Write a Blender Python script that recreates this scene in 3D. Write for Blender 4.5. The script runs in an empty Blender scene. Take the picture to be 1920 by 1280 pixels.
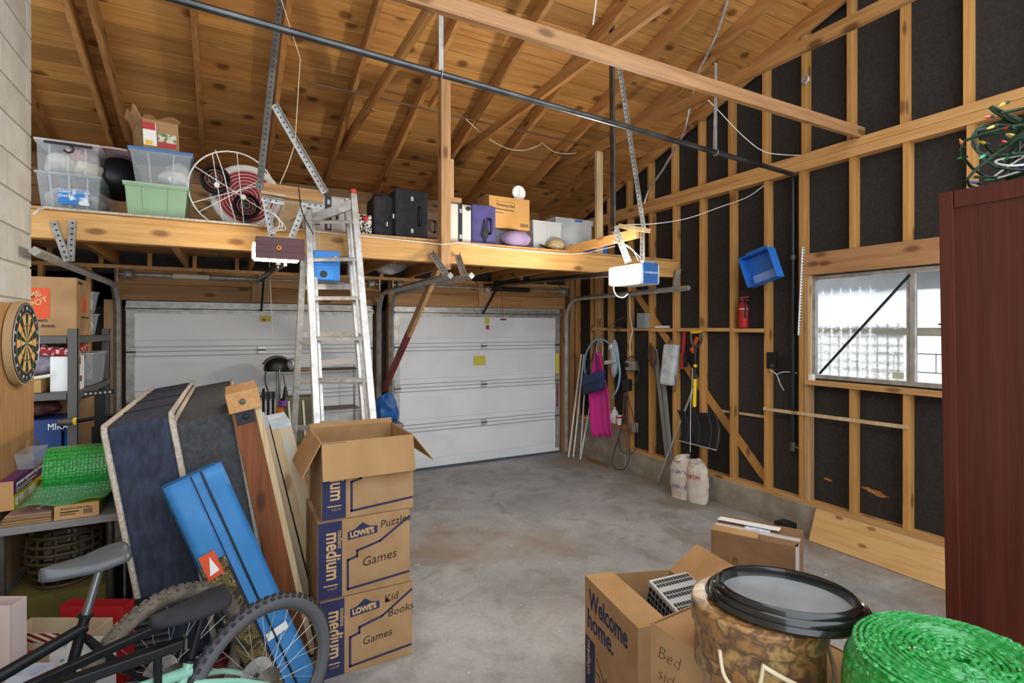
import bpy, bmesh, math, random
from mathutils import Vector, Matrix
random.seed(7)
R=math.radians; V=Vector
S=bpy.context.scene
# ---------------------------------------------------------------- camera
F=991.4; TH=R(28.25); YH=616.0; H=1.87
cam=bpy.data.cameras.new('camera'); camo=bpy.data.objects.new('camera',cam); S.collection.objects.link(camo)
cam.sensor_width=36; cam.lens=F/1920*36; cam.shift_y=-(640-YH)/1920; cam.clip_start=.05
camo.location=(0,0,H); camo.rotation_euler=(R(90),0,-TH); S.camera=camo
# ---------------------------------------------------------------- sky and exposure
wd=bpy.data.worlds.new('overcast_sky'); S.world=wd; wd.use_nodes=True
bg=wd.node_tree.nodes['Background']; bg.inputs[0].default_value=(.86,.93,1.0,1); bg.inputs[1].default_value=2.3
sun=bpy.data.lights.new('sun','SUN'); sun.energy=11; sun.angle=R(1); suno=bpy.data.objects.new('sun',sun); S.collection.objects.link(suno)
suno.rotation_euler=V((.32,-.42,-.85)).to_track_quat('-Z','Y').to_euler()
S.view_settings.view_transform='Standard'; S.view_settings.look='None'; S.view_settings.gamma=1
S.view_settings.use_curve_mapping=False; S.view_settings.exposure=.46
LAMP_R=150.0; LAMP_L=38.0
# ---------------------------------------------------------------- pixel helpers (1920x1280 frame)
sT,cT=math.sin(TH),math.cos(TH); C0=V((0,0,H))
def ray(px,py):
    a=(px-960)/F; return V((sT+a*cT,cT-a*sT,(YH-py)/F))
def atx(px,py,x): r=ray(px,py); return C0+r*(x/r.x)
def aty(px,py,y): r=ray(px,py); return C0+r*(y/r.y)
def atz(px,py,z): r=ray(px,py); return C0+r*((z-H)/r.z)
def atd(px,py,d): return C0+ray(px,py)*d
# ---------------------------------------------------------------- mesh builder
OFF={}
class B:
    def __init__(s): s.v=[]; s.f=[]
    def add(s,vs,fs):
        n=len(s.v); s.v+= [V(p) for p in vs]; s.f+=[[i+n for i in f] for f in fs]; return s
    def par(s,o,u,v,w):
        o,u,v,w=V(o),V(u),V(v),V(w)
        return s.add([o,o+u,o+u+v,o+v,o+w,o+u+w,o+u+v+w,o+v+w],[(0,3,2,1),(4,5,6,7),(0,1,5,4),(1,2,6,5),(2,3,7,6),(3,0,4,7)])
    def box(s,x0,x1,y0,y1,z0,z1): return s.par((x0,y0,z0),(x1-x0,0,0),(0,y1-y0,0),(0,0,z1-z0))
    def taper(s,c,sx,sy,h,tx,ty,z0=None):   # frustum: base size sx,sy top tx,ty, c = base centre
        x,y,z=c
        b=[(x-sx/2,y-sy/2,z),(x+sx/2,y-sy/2,z),(x+sx/2,y+sy/2,z),(x-sx/2,y+sy/2,z)]
        t=[(x-tx/2,y-ty/2,z+h),(x+tx/2,y-ty/2,z+h),(x+tx/2,y+ty/2,z+h),(x-tx/2,y+ty/2,z+h)]
        return s.add(b+t,[(0,3,2,1),(4,5,6,7),(0,1,5,4),(1,2,6,5),(2,3,7,6),(3,0,4,7)])
    def bar(s,p,q,w,h,up=(0,0,1)):           # rectangular bar between two points (centre line)
        p,q=V(p),V(q); d=(q-p).normalized(); up=V(up)
        a=d.cross(up)
        if a.length<1e-4: a=d.cross(V((1,0,0)))
        a.normalize(); b=a.cross(d).normalized()
        return s.par(p-a*w/2-b*h/2,q-p,a*w,b*h)
    def tube(s,pts,r,n=8,closed=False,rr=None):
        pts=[V(p) for p in pts]; m=len(pts); rings=[]; prev=None
        for i,p in enumerate(pts):
            if closed: d=pts[(i+1)%m]-pts[i-1]
            else: d=pts[min(i+1,m-1)]-pts[max(i-1,0)]
            d.normalize()
            if prev is None:
                a=d.cross(V((0,0,1)))
                if a.length<1e-3: a=d.cross(V((1,0,0)))
            else: a=prev-d*prev.dot(d)
            a.normalize(); prev=a; b=d.cross(a); ri=rr[i] if rr else r
            rings.append([p+(a*math.cos(t)+b*math.sin(t))*ri for t in [2*math.pi*k/n for k in range(n)]])
        fs=[]; rg=m if closed else m-1
        for i in range(rg):
            for k in range(n):
                fs.append((i*n+k,i*n+(k+1)%n,((i+1)%m)*n+(k+1)%n,((i+1)%m)*n+k))
        if not closed: fs+= [tuple(range(n))[::-1],tuple((m-1)*n+k for k in range(n))]
        return s.add([q for r_ in rings for q in r_],fs)
    def cyl(s,p,q,r,n=12,r2=None): return s.tube([p,q],r,n,rr=[r,r if r2 is None else r2])
    def lathe(s,c,prof,n=24,ax=(0,0,1),sx=1,sy=1,ux=None,caps=True):
        c,ax=V(c),V(ax).normalized(); u=V(ux) if ux else ax.orthogonal()
        u=(u-ax*u.dot(ax)).normalized(); w=ax.cross(u); vs=[]; fs=[]; m=len(prof)
        for r_,z in prof:
            for k in range(n):
                t=2*math.pi*k/n; vs.append(c+u*(r_*sx*math.cos(t))+w*(r_*sy*math.sin(t))+ax*z)
        for i in range(m-1):
            for k in range(n): fs.append((i*n+k,i*n+(k+1)%n,(i+1)*n+(k+1)%n,(i+1)*n+k))
        if caps: fs+=[tuple(range(n))[::-1],tuple((m-1)*n+k for k in range(n))]
        return s.add(vs,fs)
    def ring(s,c,rad,r,ax=(0,1,0),n=40,k=6,sx=1,sy=1,ux=None):
        c,ax=V(c),V(ax).normalized(); u=V(ux) if ux else ax.orthogonal(); u.normalize(); w=ax.cross(u)
        return s.tube([c+u*(rad*sx*math.cos(2*math.pi*i/n))+w*(rad*sy*math.sin(2*math.pi*i/n)) for i in range(n)],r,k,True)
    def surf(s,fn,nu,nv,th=0):
        vs=[fn(i/nu,j/nv) for i in range(nu+1) for j in range(nv+1)]; vs=[V(p) for p in vs]
        fs=[(i*(nv+1)+j,(i+1)*(nv+1)+j,(i+1)*(nv+1)+j+1,i*(nv+1)+j+1) for i in range(nu) for j in range(nv)]
        return s.add(vs,fs)
    def poly(s,pts,n,th):                   # flat outline pushed th along n
        pts=[V(p) for p in pts]; n=V(n)*th; m=len(pts)
        return s.add(pts+[p+n for p in pts],[tuple(range(m))[::-1],tuple(range(m,2*m))]+[(i,(i+1)%m,m+(i+1)%m,m+i) for i in range(m)])
    def stroke(s,pts,w,n,th=.001):           # flat ribbon on a plane with normal n
        n=V(n).normalized()
        for a,b in zip(pts[:-1],pts[1:]):
            a,b=V(a),V(b); d=(b-a); L=d.length; d.normalize(); k=n.cross(d)
            s.par(a-k*w/2-d*w*.3,d*(L+w*.6),k*w,n*th)
        return s
    def blob(s,c,sx,sy,sz,seed=0,amp=.12,n=14,m=9,flat=None):
        rnd=random.Random(seed); ph=[rnd.uniform(0,6.28) for _ in range(8)]
        def fn(u,v):
            t=u*2*math.pi; p=v*math.pi
            k=1+amp*(math.sin(3*t+ph[0]+2*p)*.5+math.sin(5*t+ph[1])*.3*math.sin(p)+math.sin(4*p+ph[2]+t)*.4)
            q=V((math.cos(t)*math.sin(p)*sx*k,math.sin(t)*math.sin(p)*sy*k,-math.cos(p)*sz*k))
            if flat is not None and q.z<-flat: q.z=-flat
            return V(c)+q
        return s.surf(fn,n,m)
    def build(s,name,mat,parent=None,smooth=False,bevel=0,sub=0,kind=None,solid=0,loc=None,weld=False):
        me=bpy.data.meshes.new(name)
        if parent is not None: off=OFF[parent.name]
        elif loc is not None: off=V(loc)
        else:
            xs=[p.x for p in s.v]; ys=[p.y for p in s.v]; zs=[p.z for p in s.v]
            off=V(((min(xs)+max(xs))/2,(min(ys)+max(ys))/2,min(zs)))
        bm=bmesh.new(); vs=[bm.verts.new(p-off) for p in s.v]
        for f in s.f:
            try: bm.faces.new([vs[i] for i in f])
            except ValueError: pass
        if smooth or weld: bmesh.ops.remove_doubles(bm,verts=bm.verts,dist=1e-5)
        bmesh.ops.recalc_face_normals(bm,faces=bm.faces)
        if bevel:
            bmesh.ops.bevel(bm,geom=bm.edges[:],offset=bevel,segments=2,profile=.6,affect='EDGES',clamp_overlap=True)
        if smooth:
            for f in bm.faces: f.smooth=True
        bm.to_mesh(me); bm.free(); me.materials.append(mat)
        o=bpy.data.objects.new(name,me); S.collection.objects.link(o); OFF[o.name]=off
        if parent is not None: o.parent=parent
        else: o.location=off
        if sub: m=o.modifiers.new('sub','SUBSURF'); m.levels=sub; m.render_levels=sub
        if solid: m=o.modifiers.new('solid','SOLIDIFY'); m.thickness=solid; m.offset=0
        if smooth and not sub:
            try: me.set_sharp_from_angle(angle=R(40))
            except Exception: pass
        if kind: o['kind']=kind
        return o
def thing(name,label,cat,loc,group=None,rot=None):
    o=bpy.data.objects.new(name,None); S.collection.objects.link(o); o.location=V(loc); o.empty_display_size=.1
    if rot: o.rotation_euler=rot
    OFF[o.name]=V(loc); return tag(o,label,cat,group)
def tag(o,label,cat,group=None,kind=None):
    o['label']=label; o['category']=cat
    if group: o['group']=group
    if kind: o['kind']=kind
    return o
def struct(o,label=None,cat=None):
    o['kind']='structure'
    if label: o['label']=label
    if cat: o['category']=cat
    return o
def copy_part(src,parent,loc,name=None):
    c=src.copy(); S.collection.objects.link(c); c.parent=parent; c.location=loc; return c
def text(body,size,o,ux,uy,mat,parent,name='lettering',ex=.0006,align='LEFT',shear=0,track=1.0,bold=0,font_w=None):
    cu=bpy.data.curves.new(name,'FONT'); cu.body=body; cu.size=size; cu.extrude=ex; cu.align_x=align; cu.shear=shear; cu.space_character=track; cu.offset=bold
    cu.resolution_u=3
    t=bpy.data.objects.new(name,cu); S.collection.objects.link(t); dg=bpy.context.evaluated_depsgraph_get()
    me=bpy.data.meshes.new_from_object(t.evaluated_get(dg)); bpy.data.objects.remove(t); bpy.data.curves.remove(cu)
    ux,uy=V(ux).normalized(),V(uy).normalized(); n=ux.cross(uy).normalized(); off=OFF[parent.name]
    if font_w:
        w=max(v.co.x for v in me.vertices)-min(v.co.x for v in me.vertices); k=font_w/w
    else: k=1
    for v in me.vertices: v.co=V(o)+ux*v.co.x*k+uy*v.co.y+n*(v.co.z+ex)-off
    me.materials.clear(); me.materials.append(mat)
    ob=bpy.data.objects.new(name,me); S.collection.objects.link(ob); ob.parent=parent; OFF[ob.name]=off
    return ob
# ---------------------------------------------------------------- materials
def lin(h):
    h=h.lstrip('#'); c=[int(h[i:i+2],16)/255 for i in (0,2,4)]
    return tuple((x/12.92 if x<=.04045 else ((x+.055)/1.055)**2.4) for x in c)+(1,)
MATS={}
def pm(name,col,rough=.6,metal=0,col2=None,scale=6,stretch=(1,1,1),bump=0,bscale=None,alpha=1,trans=0,emit=0,ior=1.45,detail=5,sharp=(.35,.65),coat=0,spec=.5):
    if name in MATS: return MATS[name]
    m=bpy.data.materials.new(name); m.use_nodes=True; nt=m.node_tree; N=nt.nodes; L=nt.links; b=N['Principled BSDF']
    b.inputs['Roughness'].default_value=rough; b.inputs['Metallic'].default_value=metal; b.inputs['IOR'].default_value=ior
    b.inputs['Alpha'].default_value=alpha; b.inputs['Transmission Weight'].default_value=trans; b.inputs['Coat Weight'].default_value=coat
    b.inputs['Specular IOR Level'].default_value=spec
    c1=lin(col); b.inputs['Base Color'].default_value=c1
    if emit:
        b.inputs['Emission Color'].default_value=c1; b.inputs['Emission Strength'].default_value=emit
    if col2 or bump:
        tc=N.new('ShaderNodeTexCoord'); oi=N.new('ShaderNodeObjectInfo'); mp=N.new('ShaderNodeMapping'); mp.inputs['Scale'].default_value=stretch
        ad=N.new('ShaderNodeVectorMath'); ad.operation='MULTIPLY_ADD'; ad.inputs[1].default_value=(9.1,7.3,5.7)
        cx=N.new('ShaderNodeCombineXYZ')
        for i in range(3): L.new(oi.outputs['Random'],cx.inputs[i])
        L.new(cx.outputs[0],ad.inputs[0]); L.new(tc.outputs['Object'],mp.inputs['Vector']); L.new(mp.outputs[0],ad.inputs[2])
        nz=N.new('ShaderNodeTexNoise'); nz.inputs['Scale'].default_value=scale; nz.inputs['Detail'].default_value=detail; L.new(ad.outputs[0],nz.inputs['Vector'])
        if col2:
            cr=N.new('ShaderNodeValToRGB'); cr.color_ramp.elements[0].position=sharp[0]; cr.color_ramp.elements[1].position=sharp[1]
            cr.color_ramp.elements[0].color=c1; cr.color_ramp.elements[1].color=lin(col2); L.new(nz.outputs['Fac'],cr.inputs[0]); L.new(cr.outputs[0],b.inputs['Base Color'])
        if bump:
            n2=nz
            if bscale: n2=N.new('ShaderNodeTexNoise'); n2.inputs['Scale'].default_value=bscale; n2.inputs['Detail'].default_value=3; L.new(ad.outputs[0],n2.inputs['Vector'])
            bp=N.new('ShaderNodeBump'); bp.inputs['Strength'].default_value=bump; bp.inputs['Distance'].default_value=.01; L.new(n2.outputs['Fac'],bp.inputs['Height']); L.new(bp.outputs[0],b.inputs['Normal'])
    MATS[name]=m; return m
def wood(name,light,dark,knot,axis='z',rough=.55,fine=1.0,vary=.22,knots=1.0,kn=None):
    if name in MATS: return MATS[name]
    m=bpy.data.materials.new(name); m.use_nodes=True; nt=m.node_tree; N=nt.nodes; L=nt.links; b=N['Principled BSDF']; b.inputs['Roughness'].default_value=rough
    b.inputs['Specular IOR Level'].default_value=.3
    tc=N.new('ShaderNodeTexCoord'); oi=N.new('ShaderNodeObjectInfo'); cx=N.new('ShaderNodeCombineXYZ')
    for i in range(3): L.new(oi.outputs['Random'],cx.inputs[i])
    ad=N.new('ShaderNodeVectorMath'); ad.operation='MULTIPLY_ADD'; ad.inputs[1].default_value=(13.1,17.3,11.7); L.new(cx.outputs[0],ad.inputs[0]); L.new(tc.outputs['Object'],ad.inputs[2])
    def mp(long,cross):
        k=N.new('ShaderNodeMapping'); k.inputs['Scale'].default_value=tuple(long if a==axis else cross for a in 'xyz'); L.new(ad.outputs[0],k.inputs['Vector']); return k
    g=N.new('ShaderNodeTexNoise'); g.inputs['Scale'].default_value=1; g.inputs['Detail'].default_value=6; g.inputs['Distortion'].default_value=1.2; L.new(mp(1.1,16*fine).outputs[0],g.inputs['Vector'])
    f=N.new('ShaderNodeTexNoise'); f.inputs['Scale'].default_value=1; f.inputs['Detail'].default_value=3; L.new(mp(4,110*fine).outputs[0],f.inputs['Vector'])
    cr=N.new('ShaderNodeValToRGB'); e=cr.color_ramp.elements; e[0].position=.24; e[0].color=lin(dark); e[1].position=.70; e[1].color=lin(light); L.new(g.outputs['Fac'],cr.inputs[0])
    mx=N.new('ShaderNodeMixRGB'); mx.blend_type='MULTIPLY'; mx.inputs[0].default_value=.22; fr=N.new('ShaderNodeValToRGB'); fr.color_ramp.elements[0].position=.3; fr.color_ramp.elements[0].color=(.45,.4,.35,1); fr.color_ramp.elements[1].position=.6
    L.new(f.outputs['Fac'],fr.inputs[0]); L.new(cr.outputs[0],mx.inputs[1]); L.new(fr.outputs[0],mx.inputs[2])
    vo=N.new('ShaderNodeTexVoronoi'); vo.inputs['Scale'].default_value=1; vo.voronoi_dimensions='2D'; sx_=N.new('ShaderNodeSeparateXYZ'); L.new(ad.outputs[0],sx_.inputs[0]); ot=[a for a in 'xyz' if a!=axis]
    la=N.new('ShaderNodeMath'); la.operation='MULTIPLY'; la.inputs[1].default_value=(kn or (1.5,))[0]; L.new(sx_.outputs['xyz'.index(axis)],la.inputs[0])
    sa=N.new('ShaderNodeMath'); sa.operation='ADD'; L.new(sx_.outputs['xyz'.index(ot[0])],sa.inputs[0]); L.new(sx_.outputs['xyz'.index(ot[1])],sa.inputs[1])
    sm=N.new('ShaderNodeMath'); sm.operation='MULTIPLY'; sm.inputs[1].default_value=(kn or (1.5,3.6))[1]; L.new(sa.outputs[0],sm.inputs[0])
    cv=N.new('ShaderNodeCombineXYZ'); L.new(la.outputs[0],cv.inputs[0]); L.new(sm.outputs[0],cv.inputs[1]); L.new(cv.outputs[0],vo.inputs['Vector'])
    kr=N.new('ShaderNodeValToRGB'); ke=kr.color_ramp.elements; ke[0].position=.05; ke[0].color=(1,1,1,1); ke[1].position=.115; ke[1].color=(0,0,0,1); L.new(vo.outputs['Distance'],kr.inputs[0])
    mk=N.new('ShaderNodeMixRGB'); mk.inputs[2].default_value=lin(knot); L.new(mx.outputs[0],mk.inputs[1])
    kf=N.new('ShaderNodeMath'); kf.operation='MULTIPLY'; kf.inputs[1].default_value=.75 if knots else 0; L.new(kr.outputs[0],kf.inputs[0]); L.new(kf.outputs[0],mk.inputs[0])
    hv=N.new('ShaderNodeHueSaturation'); mr=N.new('ShaderNodeMapRange'); mr.inputs[3].default_value=1-vary; mr.inputs[4].default_value=1+vary*.6; L.new(oi.outputs['Random'],mr.inputs[0]); L.new(mr.outputs[0],hv.inputs['Value']); L.new(mk.outputs[0],hv.inputs['Color'])
    L.new(hv.outputs[0],b.inputs['Base Color'])
    bp=N.new('ShaderNodeBump'); bp.inputs['Strength'].default_value=.15; bp.inputs['Distance'].default_value=.004; L.new(f.outputs['Fac'],bp.inputs['Height']); L.new(bp.outputs[0],b.inputs['Normal'])
    MATS[name]=m; return m
deckw=wood('roof_board_wood','#cf9c5c','#ab7238','#4a2812','x',vary=.3,kn=(1.7,3.2))
rafw=wood('rafter_wood','#c4925a','#976536','#4a2c14','y',knots=.6)
studw=wood('stud_wood','#d5a05e','#bb8344','#6b4020','z',knots=.7,vary=.15)
platew=wood('plate_wood','#dbad72','#c08b4e','#6b4020','y',knots=.7,vary=.12)
beamw=wood('beam_wood','#dbad6e','#bd8746','#6a3d18','x',knots=.8,vary=.1)
hdrw=wood('header_wood','#c0925f','#966a3c','#4e2b12','x',knots=.8)
postw=wood('post_wood','#c9a074','#a47a4e','#5c3a20','z',knots=.6)
pinew=wood('pine_board','#e0b67c','#cd9c5c','#7a3d1c','y',knots=1.0,vary=.05,kn=(2.4,4.2))
redw=wood('cedar_brown','#8a4f2a','#5f3217','#3a1c0c','z',knots=.3,vary=.1)
rawz=wood('raw_pale_wood','#dcc49c','#bf9f70','#8a6238','z',knots=.2,vary=.1)
plyw=wood('plywood','#c69a68','#a87a48','#7a5230','z',knots=.2,vary=.05,fine=.5)
mahog=wood('mahogany_laminate','#5a2b1e','#4a2117','#2c120c','z',rough=.38,knots=0,vary=.02,fine=1.6)
felt=pm('black_felt','#33302e',.9,col2='#3d3936',scale=40,bump=.25,bscale=240,spec=.2)
conc=pm('concrete_block','#d5d2cb',.85,col2='#bdb8ae',scale=3,bump=.5,bscale=90,spec=.2)
mortar=pm('mortar','#b3aa98',.9,bump=.3,bscale=70)
stem=pm('stem_concrete','#a39a8b',.9,col2='#857b6b',scale=5,bump=.5,bscale=60)
galv=pm('galvanised_steel','#b9b7b2',.42,.45,col2='#9a9690',scale=14)
dgalv=pm('dark_steel','#6d6862',.5,.7,col2='#544f4a',scale=12)
alu=pm('aluminium','#dcdbd8',.36,.5,col2='#bdb9b3',scale=22)
blackp=pm('black_plastic','#17171a',.42)
blackm=pm('black_metal','#232427',.4,.6)
blackr=pm('black_rubber','#2d2d30',.75,bump=.2,bscale=200)
white=pm('white_plastic','#ececea',.45); offw=pm('cream_plastic','#e3dcc9',.5)
doorw=pm('door_white','#e8e9ea',.42,col2='#dfe0e2',scale=2.2)
doorg=pm('door_groove','#8c8e91',.6)
cardb=pm('cardboard','#ad8a64',.85,col2='#9f7b55',scale=7,bump=.08,bscale=60,spec=.2)
cardi=pm('cardboard_inner','#b58e62',.85,col2='#a67f54',scale=5,stretch=(1,1,.2),spec=.2)
navy=pm('navy_print','#27294e',.75); ink=pm('pen_ink','#2b2622',.8); orange=pm('orange_print','#d5522c',.75)
redp=pm('red_plastic','#b3262a',.45); dred=pm('dark_red','#6d1a1c',.5,col2='#551214',scale=8)
bluep=pm('blue_plastic','#2f6fc4',.42); skyb=pm('sky_blue_plastic','#2b87dc',.4)
yellow=pm('yellow_plastic','#e7be22',.5); purple=pm('purple_print','#6b3566',.7); lime=pm('lime_print','#b9b12c',.65,col2='#a59c22',scale=4)
clear=pm('clear_plastic','#dfe4e6',.2,alpha=.22); clear2=pm('cloudy_plastic','#c9d3da',.24,alpha=.32); frost=pm('frosted_tub','#d8dcdd',.35,alpha=.7)
greenb=pm('sage_bin','#8fb08c',.45); bluelid=pm('blue_lid','#4877b8',.4)
papr=pm('white_paper','#ecebe6',.8); clothw=pm('pale_cloth','#d8d3cb',.9,col2='#9a938d',scale=8,bump=.4)
ropew=pm('cream_rope','#d9c8a8',.85); wirew=pm('white_wire','#ecebe5',.5)
# ================================================================ THE SETTING
PT=.308
def zr(y): return 4.297+PT*(3.866-y)      # underside of rafters
def zd(y): return zr(y)+.1465             # underside of roof boards
XL,XR,YB,YRID=-2.06,4.66,6.67,1.0         # far left wall, stud face of right wall, door wall, ridge
def floor_mat():
    m=bpy.data.materials.new('stained_concrete_floor'); m.use_nodes=True; nt=m.node_tree; N=nt.nodes; L=nt.links; b=N['Principled BSDF']
    b.inputs['Roughness'].default_value=.62; b.inputs['Specular IOR Level'].default_value=.4
    tc=N.new('ShaderNodeTexCoord')
    def nz(s,d=6,dist=0,rough=.55):
        n=N.new('ShaderNodeTexNoise'); n.inputs['Scale'].default_value=s; n.inputs['Detail'].default_value=d; n.inputs['Distortion'].default_value=dist; n.inputs['Roughness'].default_value=rough; L.new(tc.outputs['Object'],n.inputs['Vector']); return n
    def ramp(src,p0,c0,p1,c1):
        r=N.new('ShaderNodeValToRGB'); e=r.color_ramp.elements; e[0].position=p0; e[0].color=c0; e[1].position=p1; e[1].color=c1; L.new(src,r.inputs[0]); return r
    def mix(a,bb,f,bl='MIX'):
        k=N.new('ShaderNodeMixRGB'); k.blend_type=bl
        if hasattr(f,'links'): L.new(f,k.inputs[0])
        else: k.inputs[0].default_value=f
        L.new(a,k.inputs[1])
        if hasattr(bb,'links'): L.new(bb,k.inputs[2])
        else: k.inputs[2].default_value=bb
        return k.outputs[0]
    base=ramp(nz(1.1,7,.6).outputs['Fac'],.32,lin('#918f8d'),.66,lin('#b4b3b1')).outputs[0]
    blot=ramp(nz(3.4,8,1.0,.65).outputs['Fac'],.34,(.70,.68,.65,1),.52,(1,1,1,1)).outputs[0]
    c=mix(base,blot,.8,'MULTIPLY')
    fine=ramp(nz(38,4,.4).outputs['Fac'],.35,(.8,.79,.77,1),.6,(1,1,1,1)).outputs[0]; c=mix(c,fine,.5,'MULTIPLY')
    rust=ramp(nz(.75,5,.8).outputs['Fac'],.56,(0,0,0,1),.74,(1,1,1,1)).outputs[0]; c=mix(c,lin('#8b7560'),rust)
    dk=ramp(nz(6.5,4,2.2).outputs['Fac'],.70,(0,0,0,1),.755,(.8,.8,.8,1)).outputs[0]; c=mix(c,lin('#57524c'),dk)
    ch=ramp(nz(17,2,1.4).outputs['Fac'],.735,(0,0,0,1),.75,(1,1,1,1)).outputs[0]; c=mix(c,lin('#dcdad4'),ch)
    sp=N.new('ShaderNodeSeparateXYZ'); L.new(tc.outputs['Object'],sp.inputs[0]); mrr=N.new('ShaderNodeMapRange'); mrr.inputs[1].default_value=2.9; mrr.inputs[2].default_value=4.6; mrr.inputs[3].default_value=-.25; mrr.inputs[4].default_value=.28; L.new(sp.outputs[0],mrr.inputs[0])
    sm=N.new('ShaderNodeMath'); sm.operation='ADD'; L.new(nz(1.6,8,.8,.7).outputs['Fac'],sm.inputs[0]); L.new(mrr.outputs[0],sm.inputs[1]); dirt=ramp(sm.outputs[0],.52,(0,0,0,1),.8,(.75,.75,.75,1)).outputs[0]; c=mix(c,lin('#7b6a57'),dirt)
    L.new(c,b.inputs['Base Color'])
    bp=N.new('ShaderNodeBump'); bp.inputs['Strength'].default_value=.18; bp.inputs['Distance'].default_value=.01; L.new(nz(60,4).outputs['Fac'],bp.inputs['Height']); L.new(bp.outputs[0],b.inputs['Normal'])
    return m
struct(B().box(XL-.1,4.8,-3.2,6.9,-.12,0).build('floor',floor_mat(),loc=(0,0,0)),'stained grey concrete garage floor with chips and oil marks')
# ---- roof: boards, rafters, joists
roofing=pm('roofing_paper','#2a2725',.9)
ceil=B().par((XL-.1,7.0,zd(7.0)+.022),(6.95,0,0),(0,-(7.0-YRID),(7.0-YRID)*PT),(0,0,.03)).build('ceiling',roofing,loc=(0,0,0)); struct(ceil,'sloping roof of knotty orange boards on open rafters')
y=7.0; pw=.178; rafx=[4.66-.61*k for k in range(12)]
while y>YRID+.05:
    cuts=sorted(random.sample([x for x in rafx if -1.3<x<4.2],2)); xs=[XL-.1]+cuts+[4.85]
    for a,b_ in zip(xs[:-1],xs[1:]):
        dz=random.uniform(0,.006)
        B().par((a+.002,y,zd(y)+dz),(b_-a-.004,0,0),(0,-(pw-.009),(pw-.009)*PT),(0,0,.019)).build('roof_board',deckw,ceil)
    y-=pw
for i,x in enumerate(rafx):
    if x<XL: continue
    B().par((x-.019,6.95,zr(6.95)),(.038,0,0),(0,-(6.95-YRID-.02),(6.95-YRID-.02)*PT),(0,0,.1455)).build('rafter',rafw,ceil)
B().par((-.99,6.9,zr(6.9)),(.036,0,0),(0,-3.4,3.4*PT),(0,0,.1455)).build('rafter',rafw,ceil)
B().box(XL,4.7,YRID-.04,YRID,zr(YRID)-.05,zd(YRID)+.03).build('ridge_board',hdrw,ceil)
for x,z in ((3.53,3.80),(2.30,3.80),(1.08,3.80)):
    ye=3.866+(4.297+.1465-z)/PT
    B().add([(x,ye,z),(x+.038,ye,z),(x+.038,ye-.09/PT,z+.09),(x,ye-.09/PT,z+.09),(x,-.2,z),(x+.038,-.2,z),(x+.038,-.2,z+.09),(x,-.2,z+.09)],
        [(0,1,2,3),(4,7,6,5),(0,4,5,1),(3,2,6,7),(0,3,7,4),(1,5,6,2)]).build('ceiling_joist',rafw,ceil)
t0=atx(1622,258,4.70); t1=aty(796,3,t0.y)
tb=B().par((-2.0,t0.y,3.462),(6.70,0,0),(0,.038,0),(0,0,.092)).build('tie_beam',wood('tie_wood','#b58a60','#8f6440','#5c3a20','x',knots=.6),ceil)
# short split blocks seen on two rafters
B().par((1.70,4.55,zr(4.55)-.05),(.035,0,0),(0,.3,-.06),(0,0,.06)).build('nailing_block',rafw,ceil)
# ---- right wall
def wy(px): return atx(px,600,XR).y
def wz(px,py,x=XR): return atx(px,py,x).z
WY0,WY1,WZ0,WZ1=1.37,2.957,1.42,2.345
fw=B()
XF=4.752
def fp(pts): fw.poly([(XF,a,b_) for a,b_ in pts],(1,0,0),.03)
fp([(WY1,.2),(6.8,.2),(6.8,zd(6.8)),(WY1,zd(WY1))]); fp([(WY0,.2),(WY1,.2),(WY1,WZ0),(WY0,WZ0)])
fp([(WY0,WZ1),(WY1,WZ1),(WY1,zd(WY1)),(WY0,zd(WY0))]); fp([(-.9,.2),(WY0,.2),(WY0,zd(WY0)),(YRID,zd(YRID)),(-.9,zd(YRID)-1.9*PT)])
wr=struct(fw.build('wall_right',felt,loc=(XF,3,0)),'open stud wall backed with black felt')
B().box(4.645,4.79,-.9,5.46,0,.262).build('stem_wall',stem,wr,bevel=.004)
B().box(4.63,4.79,5.46,6.8,0,.53).build('stem_wall',stem,wr,bevel=.004)
B().box(XR,XF,-.9,5.46,.262,.302).build('bottom_plate',platew,wr)
B().box(XR,XF,5.46,6.67,.53,.57).build('bottom_plate',platew,wr)
B().box(XR-.012,XF,-.9,6.67,3.325,3.40).build('top_plate',platew,wr); B().box(XR-.015,XF,-.9,6.67,3.402,3.472).build('top_plate',platew,wr)
def stud(yc,z0,z1,w=.038,m=None): return B().box(XR,XF-.001,yc-w/2,yc+w/2,z0,z1).build('stud',m or studw,wr)
grid=[3.40+.406*k for k in range(-6,9)]
for yc in grid:
    zb=.302 if yc<5.46 else .57
    if yc<WY1+.1:
        if yc>WY0-.15 and yc<2.9: stud(yc,zb,1.36); stud(yc,2.555,3.325)
        elif yc<WY0: stud(yc,zb,3.325)
    else: stud(yc,zb,3.325,w=.05 if abs(yc-6.65)<.1 else .038)
    if yc>.9 and zr(yc)>3.60: stud(yc+.02,3.472,zr(yc)+.05)
stud(3.035,.302,3.325,.045); stud(2.988,.302,2.36,.038,postw)
stud(6.10,.57,3.325,.09,postw)
B().box(XR-.004,XF-.002,1.30,3.01,2.358,2.553).build('window_header',wood('window_header_wood','#c9986a','#b07e50','#6b4020','y',knots=.5),wr)
B().box(XR-.03,XF+.02,1.30,2.985,1.362,1.402).build('window_sill',platew,wr)
for a,b_ in zip(grid[6:13],grid[7:14]):
    B().box(XR+.001,XF-.004,a+.02,b_-.02,1.838+.006*math.sin(a*9),1.876+.006*math.sin(a*9)).build('fire_block',platew,wr)
def wallpt(px,py,x): return atx(px,py,x)
for p,q in (((1178,528),(1262,652)),((1262,652),(1442,905))):
    B().bar(wallpt(*p,4.738),wallpt(*q,4.738),.088,.02,up=(1,0,0)).build('diagonal_brace',studw,wr)
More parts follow.
